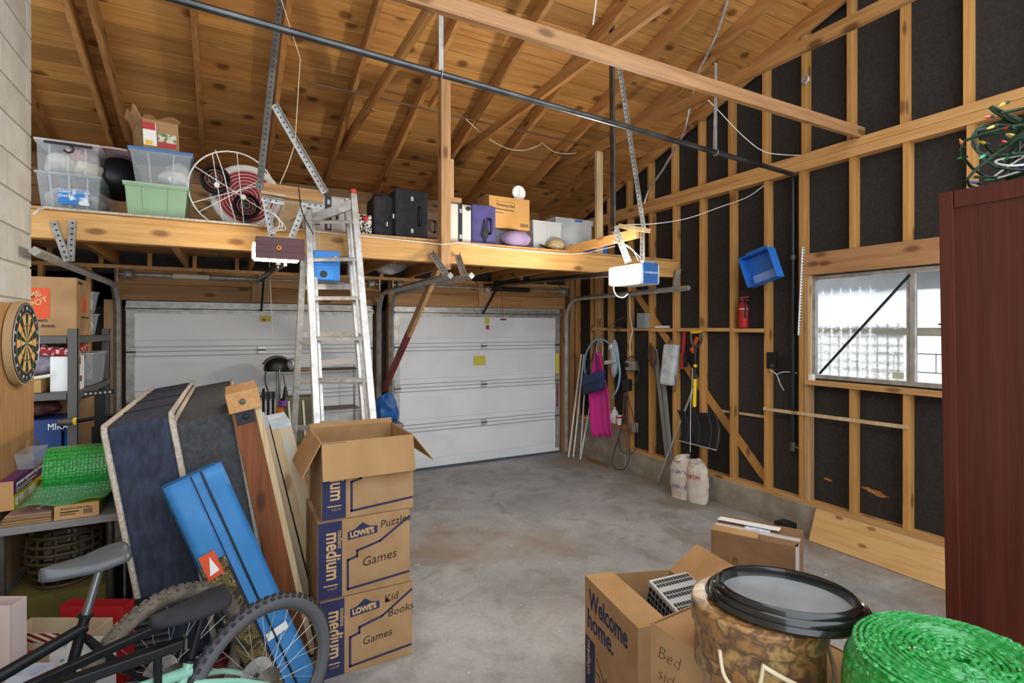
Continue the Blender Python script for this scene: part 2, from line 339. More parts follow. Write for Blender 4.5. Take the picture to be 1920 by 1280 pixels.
B().bar(wallpt(1432,766,4.652),wallpt(1702,801,4.652),.012,.03).build('batten',rawz,wr)
B().bar(wallpt(1338,768,4.74),wallpt(1442,782,4.74),.02,.025).build('batten',rawz,wr)
torn=pm('torn_orange_fibre','#c98a3d',.9,col2='#8a5a22',scale=60)
for i,(px,py,w) in enumerate(((1553,899,.05),(1640,922,.12))):
    c=wallpt(px,py,XF-.001)
    B().poly([c+V((0,-w*math.cos(t)*random.uniform(.5,1.05),w*.22*math.sin(t)*random.uniform(.5,1.2)-w*.12*math.cos(t))) for t in [k*math.pi/7 for k in range(14)]],(-1,0,0),.003).build('torn_patch',torn,wr)
# ---- window
w1=thing('window_1','aluminium sliding window with rippled glass sash and black diagonal bar','window',(4.72,2.16,WZ0)); w1['kind']='structure'
fr=B(); xa,xb=4.70,4.745
fr.box(xa,xb,WY0,WY1,WZ0,WZ0+.035); fr.box(xa,xb,WY0,WY1,WZ1-.035,WZ1); fr.box(xa,xb,WY1-.03,WY1,WZ0+.035,WZ1-.035); fr.box(xa,xb,WY0,WY0+.03,WZ0+.035,WZ1-.035)
fr.build('window_frame',galv,w1)
B().box(4.694,4.735,2.135,2.17,WZ0+.035,WZ1-.035).build('mullion',galv,w1); B().box(4.70,4.74,2.175,2.195,WZ0+.035,WZ1-.035).build('sash_stile',galv,w1)
def glass(name,bump,tint,rough=.0):
    m=bpy.data.materials.new(name); m.use_nodes=True; nt=m.node_tree; N=nt.nodes; L=nt.links; b=N['Principled BSDF']
    b.inputs['Base Color'].default_value=lin(tint); b.inputs['Transmission Weight'].default_value=1; b.inputs['Roughness'].default_value=rough; b.inputs['IOR'].default_value=1.2
    if bump:
        tc=N.new('ShaderNodeTexCoord'); mp=N.new('ShaderNodeMapping'); mp.inputs['Scale'].default_value=(1,14,70); nz=N.new('ShaderNodeTexNoise'); nz.inputs['Scale'].default_value=1; nz.inputs['Detail'].default_value=2
        L.new(tc.outputs['Object'],mp.inputs['Vector']); L.new(mp.outputs[0],nz.inputs['Vector']); bp=N.new('ShaderNodeBump'); bp.inputs['Strength'].default_value=bump; bp.inputs['Distance'].default_value=.008; L.new(nz.outputs['Fac'],bp.inputs['Height']); L.new(bp.outputs[0],b.inputs['Normal'])
    return m
B().box(4.716,4.722,2.196,WY1-.03,WZ0+.035,WZ1-.035).build('rippled_pane',glass('rippled_glass',.6,'#eef4fa',.05),w1)
B().box(4.727,4.733,WY0+.03,2.135,WZ0+.035,WZ1-.035).build('clear_pane',glass('clear_glass',0,'#eef2f4'),w1)
B().box(4.68,4.752,WY1,WY1+.022,WZ0-.02,WZ1+.01).build('jamb_board',rawz,w1)
B().box(4.712,4.715,2.22,2.30,WZ0+.05,WZ0+.10).build('sticker',pm('glass_sticker','#c3c6ae',.7),w1)
bar_=B().bar(atx(1537,700,4.69),atx(1706,515,4.69),.018,.016).build('security_bar',blackm,w1)
B().box(4.665,4.70,2.93,2.99,WZ0-.02,WZ0+.035).build('sill_clutter',papr,w1)
B().bar(atx(1760,608,4.69),atx(1790,604,4.69),.012,.012).build('latch_lever',blackm,w1)
# ---- neighbour's wall outside the window
nb=thing('neighbor_house','pale block house wall with white eave seen through the window','building',(6.6,2.2,0))
blk=pm('painted_block','#d9d8d4',.85,col2='#c9c6bf',scale=2,bump=.3,bscale=60)
blk2=pm('bare_block','#b7aea2',.9,col2='#a59b8d',scale=5)
B().box(6.72,6.9,-3,9,-.2,1.9).build('wall_core',mortar,nb)
src=B().box(6.66,6.72,0,.395,0,.19).build('block',blk,nb); src.location=(0,0,0); base=OFF[nb.name]
first=True
for r_ in range(9):
    for k in range(-1,14):
        yy=k*.405+(.2 if r_%2 else 0)-.2; zz=r_*.2
        if first: src.location=(0,yy,zz); first=False
        else:
            c=copy_part(src,nb,(0,yy,zz))
            if (r_,k) in ((7,3),(5,4)): c.data=src.data.copy(); c.data.materials[0]=blk2
B().box(6.66,6.9,-3,9,1.88,2.7).build('upper_wall',pm('grey_stucco','#b9babb',.9,col2='#cfd0d0',scale=3),nb)
B().box(6.5,6.95,-3,9,2.72,2.86).build('eave',white,nb)
tg=thing('wire_trellis','white square wire grid outside the rippled sash','trellis',(6.5,3.8,0)); g=B()
for k in range(9): g.bar((6.5,3.4+.11*k,0),(6.5,3.4+.11*k,2.35),.008,.008)
for k in range(8): g.bar((6.5,3.35,1.6+.1*k),(6.5,4.33,1.6+.1*k),.008,.008)
g.build('wire_grid',white,tg)
struct(B().box(4.82,12,-6,9.5,-.3,-.02).build('ground',pm('side_yard_gravel','#b9b3a8',.95,col2='#a39c90',scale=8),loc=(8,2,-.3)))
# ---- door wall
fb=B(); fb.poly([(XL-.1,6.76,2.44),(4.78,6.76,2.44),(4.78,6.76,zd(6.76)),(XL-.1,6.76,zd(6.76))],(0,1,0),.03)
fb.box(XL-.1,-.90,6.76,6.79,0,2.44); fb.box(1.58,1.91,6.76,6.79,0,2.44); fb.box(4.39,4.78,6.76,6.79,0,2.44); fb.box(XL-.1,4.78,6.76,6.79,2.1,2.44)
wb=struct(fb.build('wall_back',felt,loc=(1,6.76,0)),'front wall with two garage doors')
for a,b_ in ((-1.02,1.70),(1.80,4.5)):
    B().box(a,b_,6.66,6.75,2.335,2.485).build('door_header',hdrw,wb,bevel=.003)
    B().box(a,b_,6.665,6.75,2.165,2.332).build('door_header',hdrw,wb,bevel=.003)
B().box(XL,4.66,6.665,6.755,2.487,2.525).build('wall_plate',platew,wb)
xx=XL+.1
while xx<4.6:
    B().box(xx,xx+.04,6.67,6.757,2.526,2.70).build('cripple_stud',studw,wb); xx+=.406
zz=2.70
while zz<zd(6.7)-.02:
    B().box(XL,4.66,6.66,6.757,zz,min(zz+.18,zd(6.7))).build('eave_board',hdrw,wb); zz+=.185
for x in (-2.0,-1.62,-1.25): B().box(x,x+.04,6.67,6.757,0,2.487).build('stud',studw,wb)
for x0,x1 in ((-1.10,-.97),(1.645,1.70),(1.79,1.845),(4.45,4.54),(4.56,4.64)):
    B().box(x0,x1,6.63,6.757,0,2.165 if x0<4.5 else 2.9).build('post',postw,wb)
struct(B().box(XL-.03,XL,4.2,6.8,0,4.2).build('wall_far_left',felt))
for yy in (4.5,5.1,5.7,6.3): B().box(XL+.001,XL+.09,yy,yy+.04,0,4.0).build('stud',studw,bpy.data.objects['wall_far_left'])
# ---- block wall on the left
wl=struct(B().box(-1.26,-1.068,-1.0,4.247,0,zd(4.25)).build('wall_left',mortar,loc=(-1.06,2,0)),'painted grey concrete block wall')
srcb={}
def block(y0,y1,z0):
    L_=round(y1-y0,3)
    if L_ not in srcb:
        o=B().box(-1.07,-1.06,0,L_,.006,.194).build('block',conc,wl,bevel=.003); srcb[L_]=o
    else: o=copy_part(srcb[L_],wl,(0,0,0))
    o.location=(0,y0,z0)
for r_ in range(21):
    z0=.04+.2*r_
    if z0+.2>zd(4.25): break
    if r_%2: js=[4.25-.412*k for k in range(0,9)]
    else: js=[4.25,4.158]+[4.158-.412*k for k in range(1,9)]
    for a,b_ in zip(js[1:],js[:-1]): block(a+.006,b_-.006,z0)
ply=tag(B().box(-1.058,-1.04,2.6,4.21,.5,2.01).build('plywood_backboard',plyw),'tan plywood sheet fixed to the block wall behind the dartboard','panel')
# ================================================================ GARAGE DOORS
tagy=pm('yellow_label','#cfc53a',.6)
rubber=pm('door_seal','#4a5560',.8)
def gdoor(n,x0,x1,label):
    d=thing('door_%d'%n,label,'garage door',((x0+x1)/2,6.72,0)); d['kind']='structure'
    hs=.5325; base=.03
    for i in range(4):
        z0=base+i*hs; s=B().box(x0,x1,6.715,6.75,z0+.001,z0+hs-.001).build('section',doorw,d)
        B().par((x0+.06,6.715,z0+.115),(x1-x0-.12,0,0),(0,-.008,.006),(0,0,hs-.24)).build('raised_panel',doorw,s)
        if i>0: B().box(x0+.02,x1-.02,6.705,6.716,z0-.052,z0-.046).build('rib',doorg,s); B().box(x0+.02,x1-.02,6.705,6.716,z0+.046,z0+.052).build('rib',doorg,s); B().box(x0,x1,6.711,6.716,z0-.004,z0+.004).build('joint_strip',doorg,s)
        for xe in (x0,x1-.075): B().box(xe,xe+.075,6.703,6.716,z0+.05,z0+hs-.05).build('end_stile',galv,s)
        if i>0:
            for xe in (x0+.005,x1-.085,(x0+x1)/2-.035):
                hg=B().box(xe,xe+.08,6.69,6.704,z0-.04,z0+.04).build('hinge',galv if xe!=(x0+x1)/2-.035 else alu,s)
                B().cyl((xe,6.688,z0),(xe+.08,6.688,z0),.009,8).build('hinge_pin',dgalv,hg)
    B().box(x0,x1,6.66,6.71,2.075,2.085).build('strut',galv,d); B().box(x0,x1,6.70,6.712,2.03,2.15).build('strut',galv,d); B().box(x0,x1,6.66,6.668,2.06,2.10).build('strut',galv,d)
    B().box(x0,x1,6.70,6.752,0,.03).build('bottom_seal',rubber,d)
    return d
d1=gdoor(1,-.93,1.61,'white sectional garage door behind the ladder and mattresses')
d2=gdoor(2,1.88,4.42,'white sectional garage door behind the open floor')
B().box(3.0,3.18,6.704,6.707,1.36,1.49).build('notice_label',tagy,d2); B().box(3.17,3.24,6.70,6.702,1.94,2.02).build('warning_tag',tagy,d2); B().box(3.19,3.235,6.70,6.702,1.86,1.92).build('warning_tag',redp,d2)
B().box(4.355,4.40,6.699,6.7025,1.20,1.50).build('caution_label',pm('caution_yellow','#e0d21a',.5),d2)
B().box(4.365,4.395,6.699,6.7025,.70,1.05).build('warning_label',pm('faded_red_label','#7d3c5a',.6),d2)
B().box(.32,.44,6.70,6.702,1.95,2.02).build('warning_tag',tagy,d1); B().box(.35,.38,6.698,6.70,1.955,1.985).build('warning_tag',redp,d1)
def track(label,x,side,yend,zt=2.31):
    t=thing('door_track',label,'track',(x,6.6,0),'garage door tracks')
    rad=.30; pts=[(x,6.62,.02),(x,6.62,zt-rad)]
    for k in range(1,9): a=k/8*math.pi/2; pts.append((x,6.62-rad*(1-math.cos(a)),zt-rad+rad*math.sin(a)))
    pts.append((x,yend,zt+.01))
    B().tube(pts,.03,4).build('rail',galv,t)
    for z in (.3,.9,1.5,1.9): B().box(x-.02,x+.02,6.62,6.67,z,z+.06).build('bracket',galv,t)
    return t
tl=[track('galvanised door track above the shelf unit',-.99,-1,4.02),track('galvanised door track beside the red-painted brace, nearer the ladder',1.665,-1,4.2),track('galvanised door track beside the red-painted brace, nearer the white plastic pipes',1.825,1,4.12),track('galvanised door track running above the pink sled',4.49,1,4.22)]
def perf(p,q,w,parent,name='perforated_angle',mat=None,nrm=(0,1,0)):
    p,q=V(p),V(q); b=B().bar(p,q,.003,w,up=nrm) if False else B()
    d=(q-p).normalized(); n=V(nrm); n=(n-d*n.dot(d)).normalized(); k=n.cross(d)
    b.par(p-k*w/2,q-p,k*w,n*.003); b.par(p-k*w/2,q-p,k*.003,-n*w*.8)
    o=b.build(name,mat or galv,parent); L_=(q-p).length; h=B(); s=.02
    while s<L_-.015:
        c=p+d*s-n*.0012
        h.poly([c+(k*math.cos(t)+d*math.sin(t))*.0065 for t in [i*math.pi/4 for i in range(8)]],-n,.0012); s+=.038
    h.build('punched_holes',blackp,o,kind='stuff'); return o
for t,x,y0,z0 in ((tl[0],-.93,4.2,2.55),(tl[1],1.70,4.52,2.55),(tl[3],4.49,3.62,2.36)):
    pass
perf((-1.02,4.53,2.58),(-.94,4.50,2.32),.045,tl[0],'hanger'); perf((-.92,4.535,2.60),(-.925,4.50,2.32),.045,tl[0],'hanger')
perf((1.60,4.52,2.55),(1.665,4.3,2.32),.045,tl[1],'hanger'); perf((1.85,4.52,2.55),(1.825,4.3,2.32),.045,tl[2],'hanger')
perf((4.6,4.5,2.56),(4.5,4.45,2.33),.045,tl[3],'hanger')
def shaft(label,x0,x1,spring):
    t=thing('torsion_shaft',label,'door spring',((x0+x1)/2,6.60,2.40),'torsion shafts'); z=2.425
    B().cyl((x0-.06,6.6,z),(x1+.06,6.6,z),.0135,10).build('shaft',galv,t,smooth=True)
    for xe,s in ((x0,1),(x1,-1)):
        B().lathe((xe-.0*s,6.6,z),[(.03,0),(.06,.005),(.045,.02),(.045,.07),(.06,.085),(.03,.09)],16,(s,0,0)).build('cable_drum',galv,t)
        B().box(xe-.05*s-.004,xe-.05*s+.004,6.57,6.659,z-.07,z+.06).build('end_bracket',galv,t)
    xc=(x0+x1)/2; B().box(xc-.10,xc+.08,6.635,6.659,2.17,2.48).build('centre_board',postw,t); B().box(xc-.03,xc+.03,6.58,6.642,z-.05,z+.05).build('centre_bracket',galv,t)
    if spring:
        L_=.95 if spring==1 else .5
        if spring==1: B().cyl((x0+.12,6.6,z),(xc-.1,6.6,z),.027,14).build('spring_tube',galv,t,smooth=True); B().cyl((x0+.42,6.6,z),(x0+.75,6.6,z),.0285,14).build('label_band',offw,t)
        else:
            pts=[(xc+.06+.62*k/240,6.6+.028*math.cos(k*.8),z+.028*math.sin(k*.8)) for k in range(241)]; B().tube(pts,.0065,5).build('coil_spring',blackm,t,smooth=True)
shaft('galvanised torsion tube with cream label band above door',-.93,1.61,1); shaft('torsion shaft with black coil spring above garage door',1.88,4.42,2)
# ================================================================ LOFT
lf=thing('loft','wooden storage loft with heavy front beam above the garage doors','loft',(1.3,4.54,2.47))
B().box(XL+.1,4.65,4.54,4.63,2.47,2.655).build('front_beam',beamw,lf,bevel=.004)
for k in range(10):
    x=-1.63+.61*k; B().box(x,x+.038,4.631,6.665,2.527,2.656).build('loft_joist',rafw,lf)
for k in range(7):
    x0=XL+.1+k*.94; B().box(x0+.002,min(x0+.938,4.65),4.50+.03,6.655,2.657,2.675).build('deck_panel',plyw,lf)
B().box(1.675,1.765,4.448,4.538,2.40,4.16).build('loft_post',postw,ceil,bevel=.003); B().box(1.765,1.80,4.46,4.50,3.05,3.40).build('cleat',postw,ceil); B().box(1.74,1.88,4.47,4.51,3.02,3.06).build('cleat',postw,ceil)
B().box(3.53,3.61,4.62,4.66,2.676,3.80).build('loft_post',rawz,ceil)
pB=V((1.73,6.60,1.12)); pA=V((1.74,4.62,2.50))
mid=pA.lerp(pB,.5)
kb=thing('knee_brace','slanting wooden brace with its lower half painted dark red','brace',pB)
B().bar(pA,mid,.038,.089).build('bare_half',postw,kb); B().bar(mid,pB,.0385,.0895).build('painted_half',pm('brick_red_paint','#8c2f31',.55,col2='#7a2628',scale=6),kb)
# conduit clipped along the beam
cp=[aty(64,402,4.5),aty(72,394,4.5),aty(84,388,4.52)]+[V((x,4.528,2.668)) for x in (-.98,-.6,-.2,.2)]
tag(B().tube(cp,.010,8).build('flexible_conduit',pm('ribbed_conduit','#d9d0bf',.5,.3,col2='#a89d8a',scale=1,stretch=(160,1,1)),smooth=True),'ribbed metal conduit clipped along the loft beam edge','conduit')
wc=[V((.25,4.527,2.665)),V((.7,4.527,2.655)),V((1.2,4.527,2.648)),V((1.62,4.524,2.635)),V((1.68,4.44,2.62)),V((1.80,4.44,2.64)),V((1.87,4.525,2.66)),V((2.2,4.527,2.645)),V((2.7,4.527,2.635)),V((3.1,4.527,2.64)),V((3.3,4.5,2.66)),V((3.35,4.1,2.68))]
tag(B().tube(wc,.005,6).build('white_cable',wirew,smooth=True),'thin white cable draped along the top of the loft beam','cable')
# ================================================================ PIPES, STRAPS, DOOR OPENERS
def smoothpath(pts,n=6):
    pts=[V(p) for p in pts]; out=[]
    for i in range(len(pts)-1):
        p0=pts[max(i-1,0)]; p1=pts[i]; p2=pts[i+1]; p3=pts[min(i+2,len(pts)-1)]
        for k in range(n):
            t=k/n; out.append(.5*((2*p1)+(-p0+p2)*t+(2*p0-5*p1+4*p2-p3)*t*t+(-p0+3*p1-3*p2+p3)*t**3))
    out.append(pts[-1]); return out
pa=aty(335,0,3.11); pb=atx(1492,328,4.64); pdir=(pb-pa).normalized(); pl=pa-pdir*(.75)
gp=thing('ceiling_pipe','long steel pipe crossing under the rafters','pipe',pa)
B().cyl(pl,pb,.021,14).build('pipe',pm('grey_steel_pipe','#6f7275',.3,.85,col2='#4a4d50',scale=5),gp,smooth=True)
def onpipe(px):
    lo,hi=0.0,1.0
    for _ in range(40):
        m=(lo+hi)/2; p=pl.lerp(pb,m)-C0; d=p.x*sT+p.y*cT; q=960+F*(p.x*cT-p.y*sT)/d
        if q<px: lo=m
        else: hi=m
    return pl.lerp(pb,lo)
for px,py in ((827,20),(1342,190)):
    b=onpipe(px); zt=b.z+(152-py)/F*4.3 if px==827 else zr(b.y)-.45
    B().bar(b+V((0,0,-.02)),V((b.x,b.y,zt)),.004,.03,up=(1,0,0)).build('strap_hanger',galv,gp); B().ring(b,.026,.004,ax=pdir,n=16).build('pipe_clip',galv,gp)
    if px==1342: B().bar(b+V((-.03,0,-.02)),V((b.x-.005,b.y,zt)),.003,.008,up=(1,0,0)).build('strap_hanger',galv,gp)
vp=thing('drain_pipe','black vertical pipe running down the felt wall beside the window','pipe',(4.71,3.13,.6))
yv=atx(1487,500,4.70).y
B().cyl((4.70,yv,.78),(4.70,yv,3.30),.024,14).build('pipe',pm('black_pipe','#1e1f22',.32),vp,smooth=True); B().cyl((4.70,yv,.72),(4.70,yv,.80),.032,12).build('end_fitting',dgalv,vp); B().cyl((4.70,yv-.02,.76),(4.66,yv-.10,.76),.014,8).build('valve',pm('brass','#a8834a',.4,.8),vp)
B().cyl((4.70,yv,2.52),(4.70,yv,2.56),.032,12).build('collar',dgalv,vp)
tm=thing('gate_strip','white perforated strip hung beside the black vertical pipe','strip',atx(1505,520,4.66))
a,b=atx(1506,463,4.648),atx(1498,628,4.648); st=B().bar(a,b,.004,.035,up=(1,0,0)).build('strip',pm('strip_white','#e6e6e3',.5),tm); h=B()
for k in range(30):
    for j in (-1,1):
        c=a.lerp(b,(k+.5)/30)+V((-.0022,j*.008,0)); h.box(c.x-.0015,c.x,c.y-.0045,c.y+.0045,c.z-.006,c.z+.006)
h.build('punched_holes',blackp,st,kind='stuff')
fc=[atx(1366,-6,3.75),atx(1345,60,3.85),atx(1322,110,3.98),atx(1308,140,4.05),atx(1296,190,4.2),atx(1285,238,4.3),atx(1273,268,4.42),atx(1258,292,4.5),atx(1240,322,4.58),atx(1217,355,4.63),atx(1208,382,4.645)]
tag(B().tube(smoothpath(fc,4),.014,8).build('armoured_cable',alu,smooth=True),'silver armoured cable bending down from the rafters to the top plate','conduit')
rk=k_=4.297+PT*3.866
def onraf(px,py,dz=-.012):
    r=ray(px,py); t=(rk+dz-H)/(r.y*PT+r.z); return C0+r*t
tag(B().tube([onraf(574,154),onraf(700,181),onraf(850,217),onraf(1000,250),onraf(1112,275)],.0085,8).build('thin_rod',pm('rusty_rod','#6a5648',.5,.5),smooth=True),'thin brown rod fixed across the undersides of the rafters','rod')
rope=[onraf(873,223,-.03)]+[onraf(x,y_,-.05) for x,y_ in ((910,255),(945,276),(980,282),(1012,272),(1016,268),(1040,285),(1075,288),(1100,280),(1112,290),(1106,300))]
tag(B().tube(smoothpath(rope,4),.0045,6).build('cream_cord',ropew,smooth=True),'cream cord looping between the rafters under the thin brown rod','cord')
tag(B().tube(smoothpath([onraf(690,182,-.03),onraf(693,197,-.05),onraf(701,206,-.06)],4),.004,6).build('cord_loop',wirew,smooth=True),'short white cord loop tied round a rafter end','cord')
tag(B().tube(smoothpath([atx(1318,178,4.0),atx(1345,205,4.15),atx(1390,252,4.35),atx(1430,283,4.5),atx(1470,290,4.62),atx(1500,291,4.64)],4),.004,6).build('loose_wire',wirew,smooth=True),'thin white wire sagging from the tie beam to the top plate','wire')
tag(B().tube(smoothpath([atx(1175,421,3.3),atx(1230,419,3.7),atx(1290,409,4.2),atx(1350,388,4.55),atx(1400,370,4.63),atx(1432,348,4.64)],4),.0045,6).build('opener_wire',wirew,smooth=True),'white wire running from the glowing opener across the studs','wire')
tag(B().tube([V((.30,3.95,4.2)),aty(563,110,3.95),aty(553,270,3.95),aty(540,310,3.95),aty(525,345,3.97)],.003,5).build('pull_string',ropew,smooth=True),'thin string hanging from the roof to the maroon opener','string')
tag(B().tube([atz(1118,0,4.3),atz(1112,46,4.1)],.006,6).build('light_string',wirew),'short white pull cord hanging from the roof boards','string')
vent=atx(1511,150,4.65); tag(B().lathe(vent,[(.0,0),(.035,0),(.042,.01),(.03,.02),(.018,.014),(.0,.018)],20,(-1,0,0)).build('round_cover',galv,smooth=True),'small round silver disc on a gable stud','disc')
# ---- right opener (glowing)
lampm=pm('lit_lens','#fff3df',.4,emit=LAMP_R); lampl=pm('lit_lens_left','#fff2dc',.4,emit=LAMP_L)
op=thing('door_opener','white and blue door opener with a glowing lamp lens','door opener',(3.12,3.55,2.24))
B().box(3.03,3.255,3.385,3.73,2.245,2.42).build('housing',white,op,bevel=.02)
B().box(2.985,3.045,3.40,3.74,2.25,2.41).build('lamp_lens',lampm,op,bevel=.02)
lb=B().box(3.055,3.225,3.372,3.386,2.25,2.425).build('blue_cover',pm('opener_blue','#2c5f9e',.35,coat=.4),op,bevel=.004)
text('CHAMBERLAIN',.024,(3.068,3.3705,2.335),(1,0,0),(0,0,1),white,lb,font_w=.145)
B().box(3.07,3.19,3.38,3.42,2.42,2.445).build('top_bracket',galv,op)
def rail(x,y0,z0,y1,z1,parent):
    o=B().bar((x,y0,z0),(x,y1,z1),.03,.035).build('rail',blackm,parent); B().bar((x,y0+.02,z0-.03),(x,y1,z1-.03),.01,.012).build('chain',dgalv,o); return o
rail(3.12,3.73,2.38,6.60,2.47,op)
B().box(3.08,3.16,6.15,6.25,2.40,2.50).build('trolley',blackm,op); B().bar((3.12,6.2,2.42),(3.12,6.66,2.08),.02,.03).build('pull_arm',blackm,op)
B().tube([(3.12,6.1,2.40),(3.15,6.1,2.0)],.003,5).build('release_cord',pm('red_cord','#8e2b2b',.8),op); B().box(3.11,3.19,6.09,6.11,1.98,2.0).build('release_handle',dred,op)
B().tube(smoothpath([(2.95,3.62,2.245),(2.93,3.6,2.20),(2.95,3.58,2.15),(3.02,3.58,2.14),(3.06,3.57,2.17)],4),.004,6).build('antenna_wire',offw,op,smooth=True)
hr=thing('opener_hanger','perforated steel hangers and boards holding the glowing opener','bracket',(2.95,3.6,2.43))
a=aty(1150,436,3.6); b=aty(1147,22,3.6); perf(a,b,.06,hr,mat=dgalv); perf(aty(1150,425,3.58),aty(1176,492,3.55),.042,hr,'hanger_leg')
perf(aty(1160,128,3.63),aty(1206,432,3.63),.03,hr); perf(aty(1203,430,3.5),aty(1203,492,3.45),.03,hr,'hanger_leg')
bw=rawz
B().bar(aty(1165,424,3.66),aty(1214,432,3.40),.09,.038).build('support_board',bw,hr)
B().bar(aty(1062,470,4.60),aty(1196,437,3.62),.038,.085).build('support_board',platew,hr)
for p,q in (((1148,452),(1204,487)),((1158,450),(1198,490))):
    m=aty((p[0]+q[0])/2+6,(p[1]+q[1])/2-4,3.55); B().tube(smoothpath([aty(*p,3.58),m,aty(*q,3.5)],4),.003,5).build('lamp_wire',wirew,hr,smooth=True)
# ---- left opener (maroon)
ol=thing('door_opener','maroon door opener box hanging below the loft beam','door opener',(.31,4.0,2.36))
x0,x1=aty(479,460,4.0).x,aty(571,460,4.0).x
B().box(x0,x1,4.0,4.28,2.375,2.50).build('housing',pm('maroon_metal','#5b2624',.38,col2='#4c1d1c',scale=5),ol,bevel=.012)
B().box(x0,x1,3.992,4.001,2.352,2.502).build('front_cover',pm('maroon_metal','#5b2624'),ol,bevel=.004)
for z in (2.40,2.445): B().box(x0+.01,x1-.01,3.9895,3.9925,z,z+.003).build('ridge',dred,ol)
B().lathe(((x0+x1)/2-.01,3.992,2.43),[(.0,0),(.022,0),(.018,.006),(.008,.004),(0,.01)],16,(0,-1,0)).build('emblem',pm('copper_emblem','#a5643c',.3,.8),ol)
B().box(x0-.012,x0+.005,4.06,4.27,2.375,2.47).build('lamp_lens',lampl,ol,bevel=.01); B().box(x0,x1-.02,4.16,4.27,2.362,2.376).build('lamp_lens',lampl,ol,bevel=.008)
rail(.33,4.28,2.36,6.62,2.42,ol); B().bar((.335,6.2,2.40),(.335,6.66,2.08),.02,.03).build('pull_arm',blackm,ol); B().bar((.38,4.3,2.35),(.27,6.0,2.38),.02,.02).build('rail_brace',galv,ol)
B().tube([aty(505,490,6.0),aty(508,560,6.05),aty(512,632,6.05)],.004,5).build('release_cord',wirew,ol)
hl=thing('opener_hanger','perforated steel hangers and short boards holding the maroon opener','bracket',(.31,4.1,2.52))
perf(aty(486,356,4.12),aty(526,-4,4.12),.045,hl,mat=dgalv); perf(aty(513,196,4.13),aty(609,362,4.13),.045,hl)
B().bar(aty(489,354,4.16),aty(606,370,4.16),.038,.088).build('support_board',hdrw,hl); B().bar(aty(489,360,4.13),aty(536,368,4.13),.03,.02).build('board_edge',rawz,hl)
perf(aty(490,372,4.08),aty(533,380,4.08),.035,hl,'hanger_arm'); perf(aty(565,382,4.08),aty(606,387,4.08),.035,hl,'hanger_arm')
perf(aty(497,374,4.06),aty(510,446,4.06),.04,hl,'hanger_leg'); perf(aty(572,382,4.06),aty(546,446,4.06),.04,hl,'hanger_leg')
B().par(aty(512,432,4.5),V((.13,0,0)),V((.05,-.3,.16)),V((0,0,.02))).build('loose_board',rawz,hl)
B().tube(smoothpath([aty(560,352,4.0),aty(563,380,4.0),aty(568,402,4.0),aty(580,425,4.0),aty(588,440,4.02)],4),.004,5).build('black_wire',blackp,hl,smooth=True)
for i in range(4):
    q=aty(495+i*6,392+i*2,4.03); B().tube(smoothpath([q,aty(515+i*7,402+i*9,4.0),aty(530-i*8,425+i*2,4.0),aty(508+i*3,438,4.02)],4),.0025,5).build('white_wire',wirew,hl,smooth=True)
# ================================================================ THINGS ON THE LOFT
LZ=2.676
def X(px,y): return aty(px,600,y).x
def Z(px,py,y): return aty(px,py,y).z
def rect_frame(b,x0,x1,y0,y1,z0,z1,t):
    b.box(x0,x1,y0,y0+t,z0,z1); b.box(x0,x1,y1-t,y1,z0,z1); b.box(x0,x0+t,y0+t,y1-t,z0,z1); b.box(x1-t,x1,y0+t,y1-t,z0,z1)
def storage_bin(label,x0,x1,y0,d,z0,h,body,lidm=None,cont=None,tp=.85,group='plastic bins on the loft',ribs=3,name='storage_bin',cseed=0,rimm=None):
    cx,cy=(x0+x1)/2,y0+d/2; w=x1-x0
    t=thing(name,label,'bin',(cx,cy,z0),group)
    B().taper((cx,cy,z0),w*tp,d*tp,h*.93,w*.96,d*.96).build('tub',body,t,bevel=.008)
    b=B(); rect_frame(b,x0,x1,y0,y0+d,z0+h*.90,z0+h*.95,.02); b.build('rim',rimm or body,t)
    for k in range(ribs):
        f=(k+.7)/(ribs+.4); xb=x0+w*(.5+(f-.5)*tp); xt=x0+w*(.5+(f-.5)*.96)
        B().bar((xb,y0+d*(1-tp)/2-.002,z0+.01),(xt,y0+d*.02-.002,z0+h*.89),.012,.008,up=(0,1,0)).build('rib',body,t)
    if lidm: B().box(x0-.006,x1+.006,y0-.006,y0+d+.006,z0+h*.95,z0+h*1.03).build('lid',lidm,t,bevel=.01)
    if cont:
        for i,(cm,fx,fz,s) in enumerate(cont): B().blob((x0+w*fx,cy-d*.12,z0+h*fz),w*s,d*.3,h*s*1.1,cseed+i,.16,flat=h*.42).build('packed_item',cm,t,smooth=True)
    return t
pinkc=pm('pink_cloth','#b98a94',.9,col2='#d9c9c6',scale=7); greyc=pm('grey_cloth','#8d8b90',.9,col2='#c9c6c4',scale=7); brownc=pm('brown_cloth','#7a5a3c',.9,col2='#a88258',scale=9)
za=Z(120,320,4.62)-LZ
b1=storage_bin('clear tub of pale things with a blue printed label, beside the block wall',X(63,4.62),X(190,4.62),4.62,.75,LZ,za,clear2,None,[(clothw,.3,.4,.3),(greyc,.7,.4,.28),(brownc,.55,.62,.22)],cseed=3)
lx,lz=X(106,4.62),LZ+.05
B().box(lx,lx+.17,4.655,4.662,lz,lz+.11).build('blue_label',pm('blue_label','#2f7cc0',.5,col2='#dfe6ea',scale=18,sharp=(.5,.6)),b1)
text('Clear',.03,(lx+.005,4.654,lz+.08),(1,0,0),(0,0,1),white,b1); text('Stack',.03,(lx+.005,4.654,lz+.05),(1,0,0),(0,0,1),white,b1)
b2=storage_bin('clear lidded tub of clothes with a black hanger hook',X(64,4.64),X(186,4.64),4.64,.6,LZ+za*.96,Z(120,262,4.64)-LZ-za,clear,pm('clear_lid','#d8d2d2',.25,alpha=.6),[(clothw,.35,.45,.36),(pinkc,.6,.75,.3),(offw,.7,.35,.28)],tp=.93,cseed=9)
